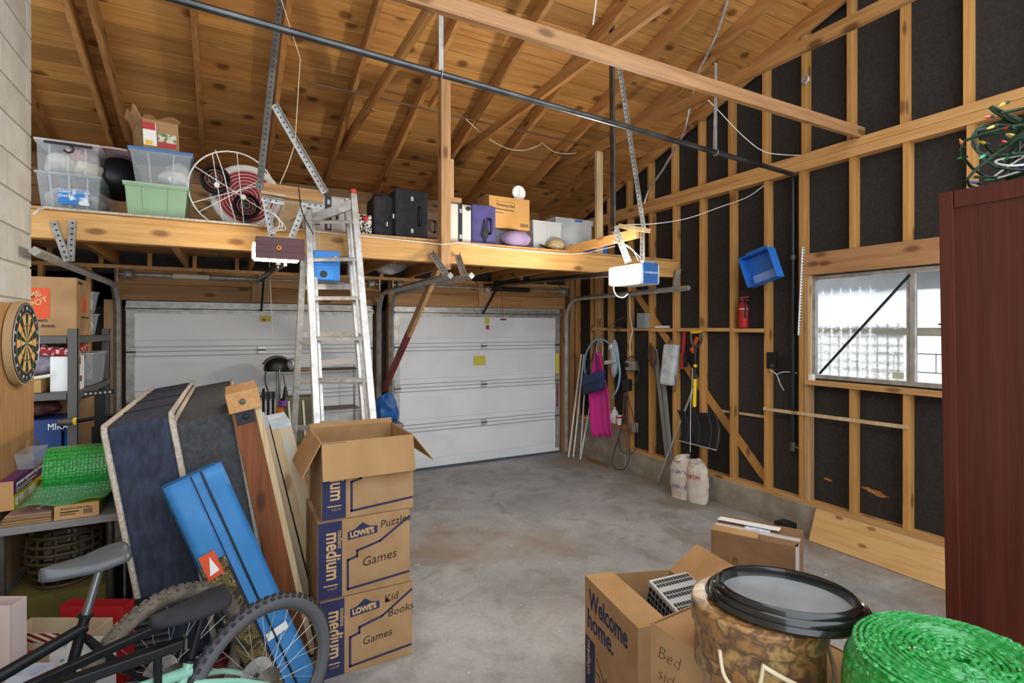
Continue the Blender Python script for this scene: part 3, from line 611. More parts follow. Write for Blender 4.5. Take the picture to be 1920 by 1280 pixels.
hz=Z(110,268,4.62); hx=X(82,4.62); B().bar((hx,4.625,hz),(hx+.26,4.625,hz-.003),.012,.015).build('hanger_bar',blackp,b2)
B().tube(smoothpath([(hx+.10,4.625,hz),(hx+.145,4.62,hz-.012),(hx+.155,4.62,hz-.04),(hx+.13,4.62,hz-.058),(hx+.105,4.62,hz-.045)],5),.007,8).build('hanger_hook',blackp,b2,smooth=True)
tag(B().surf(lambda u,v:(X(70,4.7)+.5*u,4.7+.35*v,hz+.035+.02*math.sin(9*u+4*v)*math.sin(7*v)),14,8).build('folded_bag',pm('clear_pink_bag','#d6b9c0',.3,alpha=.75),smooth=True,solid=.012),'crumpled pinkish plastic bag lying on the lidded clothes tub','bag')
tag(B().blob((X(215,4.95),5.05,hz-.1),.16,.2,.16,5,.1).build('bin_bag',blackp,smooth=True),'black plastic bag slumped behind the lidded clothes tub','bag')
gh=Z(290,345,4.58)-LZ
b3=storage_bin('sage green plastic bin under the blue-lidded tub',X(230,4.58),X(353,4.58),4.58,.42,LZ,gh,greenb,pm('sage_lid','#a5bfa2',.4),None,tp=.88,ribs=2)
bh=Z(300,283,4.6)-LZ-gh
b4=storage_bin('clear tub with blue lid stacked on the green bin',X(240,4.6),X(361,4.6),4.60,.40,LZ+gh*1.03,bh,clear2,bluelid,[(papr,.68,.3,.26),(clothw,.75,.6,.2),(redp,.6,.25,.05)],tp=.8,ribs=2,cseed=20)
# torn carton on top
z0=LZ+gh*1.03+bh*1.03; xa,xb=X(268,4.62),X(336,4.62)
def torn_box():
    t=thing('torn_carton','torn cardboard carton with red and white label on the blue lid','box',((xa+xb)/2,4.75,z0+.004))
    h=Z(300,228,4.62)-z0; o=V((xa,4.62,z0+.004)); u=V((xb-xa,.03,0)); v=V((-.09,.30,0)); w=V((-.01,0,h))
    B().par(o,u,v*.03,w).build('front_panel',cardb,t); B().par(o+v*.97,u,v*.03,w).build('back_panel',cardb,t); B().par(o,u*.03,v,w).build('side_panel',cardb,t); B().par(o+u*.97,u*.03,v,w).build('side_panel',cardb,t); B().par(o,u,v,(0,0,.006)).build('base_panel',cardb,t)
    for (s,a,b_,e) in ((o+w,u,V((.02,.1,.06)),.02),(o+w+v,u*.8,V((0,-.12,.07)),.03),(o+w,v,V((-.05,.0,.09)),.03)):
        B().surf(lambda p,q:s+a*p+b_*q+V((0,0,e*math.sin(7*p+3*q)*q)),8,4).build('torn_flap',cardi,t,solid=.005)
    lab=o+V((.004,-.002,.02)); B().par(lab,u*.36,V((0,-.001,0)),w*.8).build('label',papr,t); B().par(lab+w*.55+V((0,-.001,0)),u*.34,V((0,-.001,0)),w*.25).build('red_print',redp,t); B().par(lab+V((.01,-.001,.005)),u*.2,V((0,-.001,0)),w*.15).build('yellow_print',yellow,t)
    B().par(o+u*.42+V((0,-.002,.02)),u*.5,V((0,-.001,0)),w*.5).build('picture_label',pm('picture_print','#d6cfc0',.6,col2='#5f7a42',scale=26,sharp=(.48,.6)),t); B().par(o+u*.42+V((0,-.003,.02)),u*.5,V((0,-.001,0)),w*.18).build('red_print',redp,t)
torn_box()
# red and white round thing behind a white wire hoop with two black fans
rd=thing('round_rug_roll','big red disc with a white rim standing behind the wire hoop','disc',(X(455,4.82),4.82,LZ)); c=V((X(462,4.82),4.82,LZ+.26))
swirl=B().lathe(c,[(0,0),(.22,0),(.22,.03),(0,.03)],40,(0,-1,0)); swirl.build('red_face',pm('red_weave','#8e1f27',.7,col2='#a93038',scale=3),rd)
for k in range(1,9): B().ring(c+V((0,-.032,0)),.026*k,.0022,(0,1,0),36,5).build('white_ring',wirew,rd)
B().ring(c+V((0,-.015,0)),.235,.028,(0,1,0),40,8).build('white_rim',pm('fleece_white','#e4e2de',.95,bump=.5,bscale=200),rd,smooth=True)
hp=thing('wire_hoop','large white wire hoop with crossing spokes at the loft edge','wire frame',(X(440,4.66),4.66,LZ)); c=V((X(437,4.66),4.655,Z(437,357,4.66)))
r0=.30; B().ring(c,r0,.006,(0,1,0),48,6).build('hoop',wirew,hp,smooth=True)
for a0,b0 in ((150,-32),(205,20),(118,258),(85,-75),(30,-140)):
    p=c+V((r0*math.cos(R(a0)),-.004,r0*math.sin(R(a0)))); q=c+V((r0*math.cos(R(b0)),-.004,r0*math.sin(R(b0)))); B().tube([p,p.lerp(q,.5)+V((0,-.01,0)),q],.0035,5).build('spoke',wirew,hp)
for s in (-.11,.07): B().lathe(c+V((s,-.012,-.02+(-.4*s))),[(0,0),(.02,0),(.02,.012),(0,.012)],12,(0,-1,0)).build('hub',wirew,hp)
B().tube(smoothpath([c+V((-.12,-.01,.29)),c+V((-.06,-.02,.1)),c+V((-.02,-.02,-.1)),c+V((.03,-.02,-.28))],5),.004,5).build('wire_tail',wirew,hp,smooth=True)
def fan(px,py,r,label):
    y0=4.72; c=V((X(px,y0),y0,Z(px,py,y0))); t=thing('desk_fan',label,'fan',(c.x,c.y,c.z-r),'black fans on the loft')
    B().lathe(c,[(r*.55,-.03),(r,-.02),(r,.045),(r*.85,.055),(r*.7,.02),(r*.62,-.02)],28,(0,-1,0),caps=False).build('shroud',blackp,t,smooth=True)
    B().lathe(c,[(0,0),(r*.3,0),(r*.3,.03),(0,.035)],14,(0,-1,0)).build('motor_hub',blackm,t)
    for k in range(5):
        a=k*2*math.pi/5; B().surf(lambda u,v:c+V((math.cos(a+v*.8)*r*(.28+.5*u),-.01-.025*v,math.sin(a+v*.8)*r*(.28+.5*u))),4,3).build('fan_blade',dred,t,solid=.004)
    for k in range(1,5): B().ring(c+V((0,-.05,0)),r*.22*k,.002,(0,1,0),24,5).build('guard_ring',galv,t)
    B().bar(c+V((0,.02,-r)),c+V((0,.02,-r-.02)),.05,.05).build('stand',blackp,t)
fan(404,338,.105,'black fan behind the wire hoop, beside the blue-lidded tub'); fan(462,388,.10,'black fan behind the wire hoop, beside the maroon opener hangers')
# ---- suitcases and boxes
def suitcase(label,px0,px1,py0,y0,d,mat,py1=None,name='suitcase',band=None,handle=True,bev=.02,lat=True,group='luggage on the loft'):
    x0,x1=X(px0,y0),X(px1,y0); zt=Z((px0+px1)/2,py0,y0); t=thing(name,label,'suitcase',((x0+x1)/2,y0+d/2,LZ),group)
    B().box(x0,x1,y0,y0+d,LZ+.004,zt).build('shell',mat,t,bevel=bev)
    w=x1-x0; h=zt-LZ
    if band: B().box(x0+w*.40,x0+w*.58,y0-.004,y0+d+.004,LZ+.002,zt+.003).build('band',band,t)
    if handle:
        xm=x0+w*.72; B().tube(smoothpath([(xm,y0,LZ+h*.3),(xm,y0-.035,LZ+h*.34),(xm,y0-.035,LZ+h*.62),(xm,y0,LZ+h*.66)],4),.011,8).build('handle',blackp,t,smooth=True)
    if lat:
        for f in (.18,.82): B().box(x0+w*.5-.012,x0+w*.5+.012,y0-.008,y0+.002,LZ+h*f-.02,LZ+h*f+.02).build('latch',galv,t,bevel=.003)
    for sx in (.1,.9):
        B().cyl((x0+w*sx,y0+.03,LZ),(x0+w*sx,y0+.03,LZ+.012),.014,8).build('foot',blackp,t)
    return t
silver=pm('silver_shell','#b9b4ad',.35,.2,col2='#a49e96',scale=3)
sc=suitcase('silver hard case with black band behind the ladder rails',581,650,366,4.66,.30,silver,band=blackp)
B().box(X(584,4.66),X(600,4.66),4.652,4.66,LZ+.06,LZ+.16).build('dark_panel',blackp,sc)
ht=suitcase('houndstooth check box with a red rosette',672,697,402,4.66,.2,pm('houndstooth','#d9d5cc',.8,col2='#1b1a1a',scale=70,sharp=(.49,.51)),name='patterned_box',handle=False,lat=False,bev=.005)
B().lathe((X(685,4.66),4.655,LZ+.15),[(0,0),(.022,0),(.026,.008),(.012,.016),(0,.018)],14,(0,-1,0)).build('red_rosette',redp,ht,smooth=True)
charc=pm('black_fabric','#232326',.8,col2='#2c2c30',scale=20,bump=.3,bscale=300)
sb=suitcase('tall black fabric suitcase beside the loft post',741,803,356,4.66,.36,charc)
B().box(X(700,4.72),X(741,4.72),4.72,5.0,LZ+.004,Z(720,368,4.72)).build('side_pocket',charc,sb,bevel=.03)
B().blob((X(722,4.75),4.85,Z(722,372,4.75)),.09,.12,.07,4,.1).build('top_flap',charc,sb,smooth=True)
for px,py in ((726,420),(738,405)): q=aty(px,py,4.655); B().box(q.x-.005,q.x+.005,q.y,q.y+.05,q.z-.02,q.z+.02).build('zip_pull',galv,sb)
suitcase('small brown patterned case between black suitcase and post',798,820,395,4.68,.28,pm('brown_pattern','#6a4f42',.7,col2='#4f3a32',scale=60),lat=False,name='small_case')
sw=suitcase('white hard suitcase with black stripe beside the post',842,884,382,4.66,.30,pm('ivory_shell','#ddd8cc',.4),band=blackp,handle=False)
B().lathe((X(878,4.65),4.655,Z(878,391,4.65)),[(.012,0),(.022,0),(.022,.02),(.012,.02)],14,(0,-1,0)).build('wheel',blackp,sw)
sp=suitcase('purple fabric suitcase beside the white suitcase',885,930,384,4.66,.3,pm('purple_fabric','#54508a',.8,col2='#454172',scale=9,bump=.4,bscale=60),lat=False)
B().poly([aty(908,410,4.655),aty(916,440,4.65),aty(910,456,4.65),aty(903,440,4.65)],(0,-1,0),.006).build('strap_tongue',blackp,sp)
# brand carton
x0,x1,y0=X(917,4.70),X(993,4.70),4.70; zb=Z(955,429,y0); zt=Z(955,370,y0)
un=storage_bin('clear tub underneath the printed brown carton',x0+.03,x1-.02,4.74,.32,LZ,zb-LZ-.012,clear2,clear,[(brownc,.4,.5,.4)],cseed=41)
mw=thing('printed_carton','brown carton with printed lettering on top of a clear tub','box',((x0+x1)/2,4.85,zb))
B().box(x0,x1,y0,y0+.3,zb,zt).build('carton',pm('tan_carton','#c9985a',.8,col2='#bd8a4c',scale=5),mw,bevel=.004); B().par((x0-.02,y0+.02,zt),(.02,0,0),(0,.25,0),(.0,0,.002)).build('tape',offw,mw)
text('Montgomery Ward',.032,(x0+.09,y0-.001,zt-.09),(1,0,-.05),(.05,0,1),ink,mw,font_w=.19); b=B(); n=V((0,-1,0)); q=[(x0+.085,zt-.05),(x0+.285,zt-.058),(x0+.285,zt-.10),(x0+.085,zt-.095),(x0+.085,zt-.05)]; b.stroke([(a_,y0-.001,c_) for a_,c_ in q],.002,n).build('printed_frame',ink,mw)
b=B(); b.stroke([(x0+.07,y0-.001,zt-.125),(x0+.28,y0-.001,zt-.135)],.008,n).stroke([(x0+.05,y0-.001,zt-.16),(x0+.16,y0-.001,zt-.165)],.005,n).build('printed_lines',ink,mw)
b=B(); 
for k in range(9): b.box(x1-.11+.011*k,x1-.11+.011*k+.005,y0-.0015,y0,zb+.03,zb+.065)
b.build('barcode',ink,mw)
wd_=thing('white_disc','white round lid standing on the printed carton','disc',(X(972,4.78),4.78,zt)); B().lathe((X(972,4.78),4.78,zt+.078),[(0,0),(.072,0),(.078,.01),(.072,.02),(0,.02)],28,(0,-1,0)).build('lid',white,wd_,smooth=True); B().box(X(972,4.78)-.001,X(972,4.78)+.001,4.757,4.7595,zt+.05,zt+.13).build('seam',dgalv,wd_)
tag(B().blob((X(973,4.60),4.66,Z(973,447,4.6)),.165,.11,.085,8,.07,flat=.08).build('lilac_bag',pm('lilac_cloth','#a48fb4',.8,col2='#8f7aa2',scale=6,bump=.3,bscale=20),smooth=True),'lilac cloth bag lying at the loft edge','bag')
storage_bin('small frosted tub behind the straw hat',X(999,4.72),X(1055,4.72),4.72,.3,LZ,Z(1027,412,4.72)-LZ,frost,None,[(brownc,.5,.4,.35)],cseed=51,ribs=1,tp=.9)
b5=storage_bin('frosted tub with lid and blue sticker beside the thin loft post',X(1042,4.95),X(1112,4.95),4.95,.35,LZ,Z(1075,412,4.95)-LZ,frost,frost,[(greyc,.5,.4,.38)],cseed=57,ribs=1,tp=.92)
B().box(X(1078,4.94),X(1092,4.94),4.935,4.942,Z(1075,412,4.95)-.02,Z(1075,412,4.95)).build('blue_sticker',bluep,b5)
hatp=V((X(1046,4.66),4.70,LZ)); hat=thing('straw_hat','cream knitted hat lying at the loft edge','hat',hatp); B().blob(hatp+V((0,0,.075)),.11,.09,.075,12,.06,flat=.07).build('crown',pm('knit_cream','#c9b68d',.9,col2='#a48d62',scale=40,bump=.5,bscale=120),hat,smooth=True); B().lathe(hatp+V((-.06,0,.02)),[(.06,0),(.14,.004),(.14,.01),(.06,.02)],20,(.3,-.2,1)).build('brim',pm('tan_brim','#8a6a3c',.9),hat,smooth=True)
pf=thing('picture_frame','small dark picture frame leaning behind the thin loft post','frame',(X(1108,4.8),4.8,LZ)); xq=X(1102,4.8); b=B(); 
for a_,b_,c_,d_ in ((0,.09,0,.012),(0,.09,.118,.13),(0,.012,.012,.118),(.078,.09,.012,.118)): b.box(xq+a_,xq+b_,4.8,4.815,LZ+c_+.05,LZ+d_+.05)
b.build('moulding',dgalv,pf); B().box(xq+.012,xq+.078,4.806,4.812,LZ+.062,LZ+.168).build('picture',navy,pf); B().box(xq+.02,xq+.07,4.815,4.9,LZ,LZ+.06).build('easel_back',blackp,pf)
tag(B().box(X(1112,4.7),X(1140,4.7),4.70,4.95,LZ,LZ+.13).build('blue_case',bluep,bevel=.015),'blue plastic case beside the thin loft post','case')
tag(B().blob((X(1075,4.7),4.72,LZ+.05),.07,.06,.05,33,.1,flat=.05).build('baseball_hat',charc,smooth=True),'black cap lying beside the straw hat','cap')
# blue crate hung under the loft, seen between the ladder rails
CY=4.36; bc=thing('blue_crate','bright blue moulded crate hung between the ladder rails','crate',(X(612,CY),CY+.07,2.2)); xa,xb=X(588,CY),X(638,CY); zt,zb=Z(612,470,CY),Z(612,526,CY)
B().box(xa,xb,CY,CY+.14,zb,zt).build('body',skyb,bc,bevel=.01); B().box(xa+.02,xb-.04,CY-.012,CY+.002,zb+.12,zb+.135).build('ridge',skyb,bc); B().box(xa,xb-.05,CY-.014,CY+.001,zb+.005,zb+.09).build('lower_panel',skyb,bc,bevel=.006)
B().lathe((X(606,CY),CY-.0155,zb+.05),[(0,0),(.028,0),(.028,.003),(0,.003)],18,(0,-1,0)).build('round_hole',blackp,bc); B().box(xa+.07,xa+.14,CY-.004,CY-.0005,zb+.16,zb+.168).build('slot',blackp,bc); B().lathe((X(628,CY),CY-.004,zb+.18),[(0,0),(.02,0),(.016,.012),(0,.012)],12,(0,-1,0)).build('lock',galv,bc)
B().bar((X(600,CY),CY+.07,zt-.02),(X(600,CY),CY+.07,zt+.16),.02,.004).build('hanging_strap',galv,bc)
dc=thing('hanging_bag','grey bag hanging under the loft beside the blue crate','bag',(X(725,6.4),6.4,2.3)); B().blob((X(727,6.5),6.45,Z(727,497,6.5)),.20,.10,.12,77,.12).build('bag_body',greyc,dc,smooth=True); B().bar((X(727,6.5),6.45,Z(727,497,6.5)),(X(727,6.5),6.45,2.66),.006,.006).build('cord',ropew,dc)
# ================================================================ STEPLADDER
def ladder():
    t=thing('stepladder','tall aluminium stepladder standing behind the carton stack','ladder',(.75,4.4,0))
    fl0,fl1=atd(608,1138,3.55),atd(577,398,4.22); fl0.z=0; fr0,fr1=atd(729,1138,3.55),atd(662,366,4.25); fr0.z=0
    rl0,rl1=atd(540,1000,4.84),atd(574,392,4.30); rl0.z=0; rr0,rr1=atd(706,1000,4.70),atd(652,372,4.32); rr0.z=0
    def frail(a,b,name): 
        bb=B(); bb.bar(a,b,.048,.068,up=(0,1,0)); bb.build(name,alu,t,bevel=.004)
    frail(fl0,fl1,'front_rail'); frail(fr0,fr1,'front_rail'); frail(rl0,rl1,'rear_rail'); frail(rr0,rr1,'rear_rail')
    zs=[.28+.305*k for k in range(9)]
    for i,z in enumerate(zs):
        a=fl0.lerp(fl1,z/fl1.z); b=fr0.lerp(fr1,z/fr1.z)
        st=B().par(a+V((.015,-.035,0)),b-a-V((.03,0,0)),(0,.075,0),(0,0,.006)).build('step',alu,t); B().par(a+V((.015,-.035,-.022)),b-a-V((.03,0,0)),(0,.006,0),(0,0,.026)).build('step_lip',alu,st)
        if z<1.4:
            for p,q,s in ((a,b,1),(b,a,-1)): B().bar(p+V((0,0,-.09)),p+(q-p)*.22+V((0,0,-.01)),.018,.005,up=(0,1,0)).build('step_brace',alu,t)
    for z in (.22,.6,1.0,1.42,1.82,2.22):
        a=rl0.lerp(rl1,z/rl1.z); b=rr0.lerp(rr1,z/rr1.z); B().bar(a,b,.022,.045).build('rear_bar',alu,t)
        if z<.7:
            B().bar(a+V((0,0,-.16)),a.lerp(b,.28),.02,.006).build('rear_brace',alu,t); B().bar(b+V((0,0,-.16)),b.lerp(a,.28),.02,.006).build('rear_brace',alu,t)
    for f0,f1,r0_,r1_ in ((fl0,fl1,rl0,rl1),(fr0,fr1,rr0,rr1)):
        B().bar(f0.lerp(f1,.62),r0_.lerp(r1_,.62),.012,.022).build('spreader',alu,t)
    for p in (fl0,fr0,rl0,rr0): B().box(p.x-.03,p.x+.03,p.y-.045,p.y+.045,0,.03).build('foot',blackr,t,bevel=.005)
    B().bar(fr1,fr1+(fr1-fr0)*.012,.036,.072,up=(0,1,0)).build('rail_cap',pm('red_cap','#cf4a3e',.6),t)
    a=fl0.lerp(fl1,.975); b=fr0.lerp(fr1,.975); B().bar(a,b,.03,.07).build('top_bar',alu,t)
    # inner sliding rails
    for fa,fb_ in ((fl0.lerp(fr0,.86),fl1.lerp(fr1,.86)),(fl0.lerp(fr0,.12),fl1.lerp(fr1,.12))): B().bar(fa.lerp(fb_,.3)+V((0,.05,0)),fb_+V((0,.05,-.02)),.025,.06,up=(0,1,0)).build('inner_rail',alu,t,bevel=.004)
    a=rl0.lerp(rl1,.55); b=rr0.lerp(rr1,.55); lbl=B().par(a.lerp(b,.2)+V((0,-.02,-.03)),(b-a)*.65,(0,.004,0),(0,0,.05)).build('maker_label',pm('pale_label','#cfc7c4',.6),t)
ladder()
# ================================================================ STEEL SHELF UNIT IN THE ALCOVE
sx0,sx1,sy0,sy1=-1.60,-.90,4.57,5.72
sh=thing('shelf_unit','grey steel shelf unit standing behind the block wall','shelf',(-1.25,5.1,0)); sgrey=pm('grey_powder_steel','#63625e',.5,.4)
for x in (sx0,sx1-.055):
    for y in (sy0,sy1-.05):
        b=B(); b.box(x,x+.055,y,y+.004,0,1.87); b.box(x+.051 if x>-1.2 else x,x+.055 if x>-1.2 else x+.004,y,y+.05,0,1.87); b.build('post',sgrey,sh)
shelfz=[.30,.85,1.44,1.82]
for z in shelfz:
    s=B().box(sx0+.01,sx1-.01,sy0+.01,sy1-.01,z-.012,z).build('shelf_panel',sgrey,sh)
    for b in (B().box(sx0+.06,sx1-.06,sy0-.002,sy0+.012,z-.05,z-.002),B().box(sx1-.012,sx1+.002,sy0+.05,sy1-.05,z-.05,z-.002)): b.build('shelf_beam',sgrey,s,bevel=.005)
# home improvement carton
def carton_closed(name,label,o,u,v,w,group=None,mat=None,th=None):
    t=thing(name,label,'box',V(o)+V(u)/2+V(v)/2,group); B().par(o,u,v,w).build('carton',mat or cardb,t,bevel=.003); return t
o=V((-1.52,4.58,1.822)); u=V((.61,0,0)); v=V((0,.43,0)); w=V((0,0,.395))
hd=carton_closed('moving_carton','brown moving carton with orange square logo on top of the steel shelf',o,u,v,w)
xl=X(60,4.578); B().box(xl-.13,X(93,4.578),4.5775,4.58,1.94,2.14).build('orange_square',orange,hd)
text('THE\nHOME\nDEPOT',.052,(X(93,4.578)-.19,4.577,2.075),(.82,0,.42),(-.35,0,.9),pm('kraft_lettering','#c9a271',.8),hd,bold=.0015)
text('bers\ne done.',.036,(X(66,4.578),4.577,1.915),(1,0,0),(0,0,1),ink,hd)
text('MEDIUM',.032,(-.909,4.62,2.175),(0,1,0),(0,0,1),ink,hd); B().box(-.9098,-.909,4.74,4.86,1.99,2.09).build('orange_square',orange,hd)
B().box(-.9098,-.909,4.70,4.95,1.945,1.955).build('printed_line',ink,hd)
for i in range(2):
    t=thing('deli_tub','clear round tub beside the moving carton, %s of the pair'%('lower' if i==0 else 'upper'),'tub',(-.99,5.25,1.822+.17*i),'clear round tubs'); c=V((-.99,5.25,1.822+.172*i)); B().lathe(c,[(.06,0),(.085,.15),(.092,.152),(.092,.165),(0,.165)],20).build('tub',clear2,t,smooth=True); B().blob(c+V((0,0,.07)),.055,.055,.06,i,.1).build('contents',clothw,t,smooth=True)
# second shelf (z 1.44): stockings, quilt bag, white box, clear bin, flat carton
tag(B().box(-1.50,-1.10,4.60,4.95,1.442,1.53).build('flat_carton',pm('tan_flat_carton','#b08a52',.8),bevel=.003),'flat tan carton under the quilt bag on the steel shelf','box')
qb=thing('quilt_bag','clear zip bag holding a folded patterned quilt on the steel shelf','bag',(-1.28,4.75,1.532)); B().blob((-1.27,4.78,1.625),.26,.19,.095,61,.05,flat=.09).build('quilt',pm('quilt_cloth','#6f7684',.9,col2='#b9aab4',scale=9,sharp=(.4,.6)),qb,smooth=True)
B().tube([(-1.5+.05*k,4.60-.02*math.sin(k*.4),1.56+.02*math.cos(k*.5)) for k in range(10)],.012,6).build('piping',offw,qb,smooth=True)
red_stripe=pm('red_white_braid','#a3232b',.8,col2='#e8dcd6',scale=34,sharp=(.52,.56))
tag(B().surf(lambda p,q:(-1.52+.58*p,4.63+.45*q,1.735+.035*math.sin(5*p+2*q)+.025*math.sin(13*q)),16,12).build('braided_blanket',red_stripe,smooth=True,solid=.05),'red and white braided blanket bundled under the top shelf','blanket')
wbx=thing('white_box','narrow white box with red print on the steel shelf','box',(-.99,4.68,1.442)); B().box(-1.06,-.915,4.63,4.83,1.442,1.68).build('carton',papr,wbx,bevel=.003); B().box(-.9155,-.914,4.68,4.73,1.62,1.67).build('red_print',redp,wbx); B().box(-.9155,-.914,4.70,4.76,1.50,1.54).build('print_block',dgalv,wbx)
storage_bin('clear tub of folded sheets at the far end of the steel shelf',-1.18,-.88,4.95,.5,1.442,.26,clear2,None,[(pm('slate_cloth','#6d7d90',.9),.45,.4,.36)],cseed=71,group='tubs on the steel shelf',ribs=0,tp=.85)
# lower shelf (z .85): blue box, dark quilt, silver things
bx=thing('blue_gift_box','dark blue box with white lettering on the steel shelf','box',(-1.2,4.8,.852)); B().box(-1.54,-.99,4.585,4.9,.852,1.26).build('carton',pm('royal_navy','#1d3566',.5),bx,bevel=.004); text('MIKASA',.062,(X(88,4.574),4.5835,Z(100,806,4.574)),(1,0,0),(0,0,1),white,bx,font_w=.16)
tag(B().blob((-1.27,4.78,1.326),.25,.18,.07,91,.08,flat=.065).build('folded_quilt',pm('dark_red_quilt','#4c2426',.9,col2='#8a6a4a',scale=7,sharp=(.5,.7)),smooth=True),'dark red folded quilt lying on the blue box','quilt')
tag(B().box(-.985,-.955,4.62,4.72,1.152-.3,1.20).build('blue_bottle',bluep,bevel=.012),'blue bottle standing beside the blue box on the shelf','bottle')
tag(carton_closed('plain_carton','plain brown carton at the back of the lower steel shelf',V((-1.2,5.0,.852)),V((.28,0,0)),V((0,.6,0)),V((0,0,.5))),'plain brown carton at the back of the lower steel shelf','box')
# black exercise frame between shelf and mattresses
ef=thing('exercise_frame','black steel exercise frame with foam grips beside the steel shelf','exercise frame',(-.72,4.85,0))
y_=4.5; P=lambda px,py:aty(px,py,y_)
B().bar(V((P(190,700).x,y_+.02,0)),P(188,738),.06,.04,up=(0,1,0)).build('upright',blackm,ef); B().bar(V((P(176,700).x,y_,0)),P(178,800),.03,.03,up=(0,1,0)).build('leg',blackm,ef); B().bar(V((P(208,700).x,y_,0)),P(203,782),.03,.03,up=(0,1,0)).build('leg',blackm,ef)
hb=B().bar(P(158,738),P(216,733),.03,.03).build('hole_bar',blackm,ef); b=B()
for k in range(6): q=P(162+9*k,738-.8*k)+V((0,-.016,0)); b.lathe(q,[(0,0),(.008,0),(.008,.002),(0,.002)],8,(0,-1,0))
b.build('punched_holes',galv,hb,kind='stuff')
B().tube([P(109,792),P(140,790),P(165,786),P(190,781),P(232,777)],.013,8).build('cross_tube',blackm,ef,smooth=True); B().cyl(P(109,792),P(138,790),.024,12).build('foam_grip',dgalv,ef,smooth=True); B().cyl(P(230,778),P(264,771),.028,12).build('foam_grip',blackr,ef,smooth=True); B().cyl(P(138,790),P(144,789.5),.026,12).build('yellow_ring',yellow,ef)
# ================================================================ THINGS ALONG THE RIGHT WALL
WX=4.60
def PW(px,py,x=WX): return atx(px,py,x)
pvc=pm('white_pvc','#dedad2',.5)
for i,(a,b,r,lab) in enumerate((((1066,858),(1090,664),.013,'white plastic pipe leaning in the corner, farthest from the pink sled'),((1075,858),(1095,664),.012,'white plastic pipe leaning between two others in the corner'),((1088,859),(1098,700),.011,'straighter white plastic pipe leaning in the corner'),((1088,862),(1108,756),.010,'short white plastic pipe leaning behind the pink sled'))):
    p=atz(a[0],a[1],0.0); p.z=r; q=PW(b[0],b[1],4.61)
    p.x=min(p.x,4.5); p.y=min(p.y,6.5)
    if i==3: q=PW(1107,757,4.57)
    tag(B().cyl(p,q,r,10).build('plastic_pipe',pvc,smooth=True),lab,'pipe')
tag(B().cyl(V((4.56,6.5,.006)),PW(1080,662,4.62),.006,6).build('dark_stick',redw),'thin dark stick leaning behind the white plastic pipes','stick')
# pink sled
sl=thing('snow_sled','hot pink plastic sled hanging on the stud wall','sled',PW(1130,815)); pink=pm('hot_pink','#e0329a',.38)
top=[(1121,660),(1127,655),(1133,662)]; 
def sled(u,v):
    yy=660+158*u; xl=1119-13*min(1,u*2.2)+ (0 if u<.45 else 12*(u-.45)); xr=1127+ (12*min(1,u*2.0)) + 12*max(0,u-.1)
    px=xl+(xr-xl)*v; dep=.05*math.sin(math.pi*v)*min(1,u*4+.2); rim=.03 if v in (0,1) else 0
    return PW(px,yy,4.50+dep-.0)-V((rim,0,0))
B().surf(sled,16,8).build('shell',pink,sl,smooth=True,solid=.008)
for v in (.2,.5,.8): B().tube([sled(u/8,v)-V((.012,0,0)) for u in range(3,9)],.007,6).build('runner_ridge',pink,sl,smooth=True)
B().tube(smoothpath([PW(1123,666,4.48),PW(1118,655,4.5),PW(1124,634,4.58),PW(1130,650,4.5),PW(1129,668,4.48)],4),.004,5).build('pull_rope',wirew,sl,smooth=True)
# hose
tag(B().tube(smoothpath([PW(x,y_,4.56) for x,y_ in ((1098,705),(1096,680),(1102,655),(1116,638),(1132,637),(1150,652),(1160,678),(1162,705),(1157,730),(1146,746))],4),.013,8).build('garden_hose',pm('pale_blue_hose','#7fb2cf',.4),smooth=True),'pale blue hose looped over a hook behind the pink sled','hose')
nb_=thing('shoulder_bag','small navy shoulder bag hanging in front of the pink sled','bag',PW(1108,742,4.37)); o=PW(1091,740,4.37); u=PW(1124,730,4.37)-o; w=PW(1093,706,4.37)-o
B().par(o,u,V((.09,0,0)),w).build('pouch',pm('navy_fabric','#25365a',.75,bump=.2,bscale=200),nb_,bevel=.018); B().par(o+w*.52-V((.006,0,0)),u*.98,V((.012,0,0)),w*.5).build('flap',pm('navy_flap','#2c3f66',.7),nb_,bevel=.004)
for a_,b_ in ((0,.1),(1,.9)): B().tube(smoothpath([o+u*b_+w,PW(1110+a_*8,672,4.46),PW(1119,638,4.56)],4),.009,6).build('strap',pm('navy_fabric','#25365a'),nb_,smooth=True)
cb=thing('clear_bag','crumpled clear plastic bag hanging beside the pale blue hose','bag',PW(1152,705)); B().blob(PW(1152,672,4.58),.05,.085,.24,21,.12).build('bag_body',pm('crinkled_film','#c7d3da',.18,alpha=.7,bump=.8,bscale=30),cb,smooth=True); B().blob(PW(1145,650,4.55),.03,.04,.05,22,.1).build('inner_packet',alu,cb,smooth=True); B().tube([PW(1148,640,4.58),PW(1150,618,4.62)],.004,5).build('hook',galv,cb)
tag(B().bar(PW(1134,680,4.5),PW(1154,676,4.5),.03,.05).build('clip_block',alu,bevel=.008),'small silver clip hanging beside the pink sled','clip')
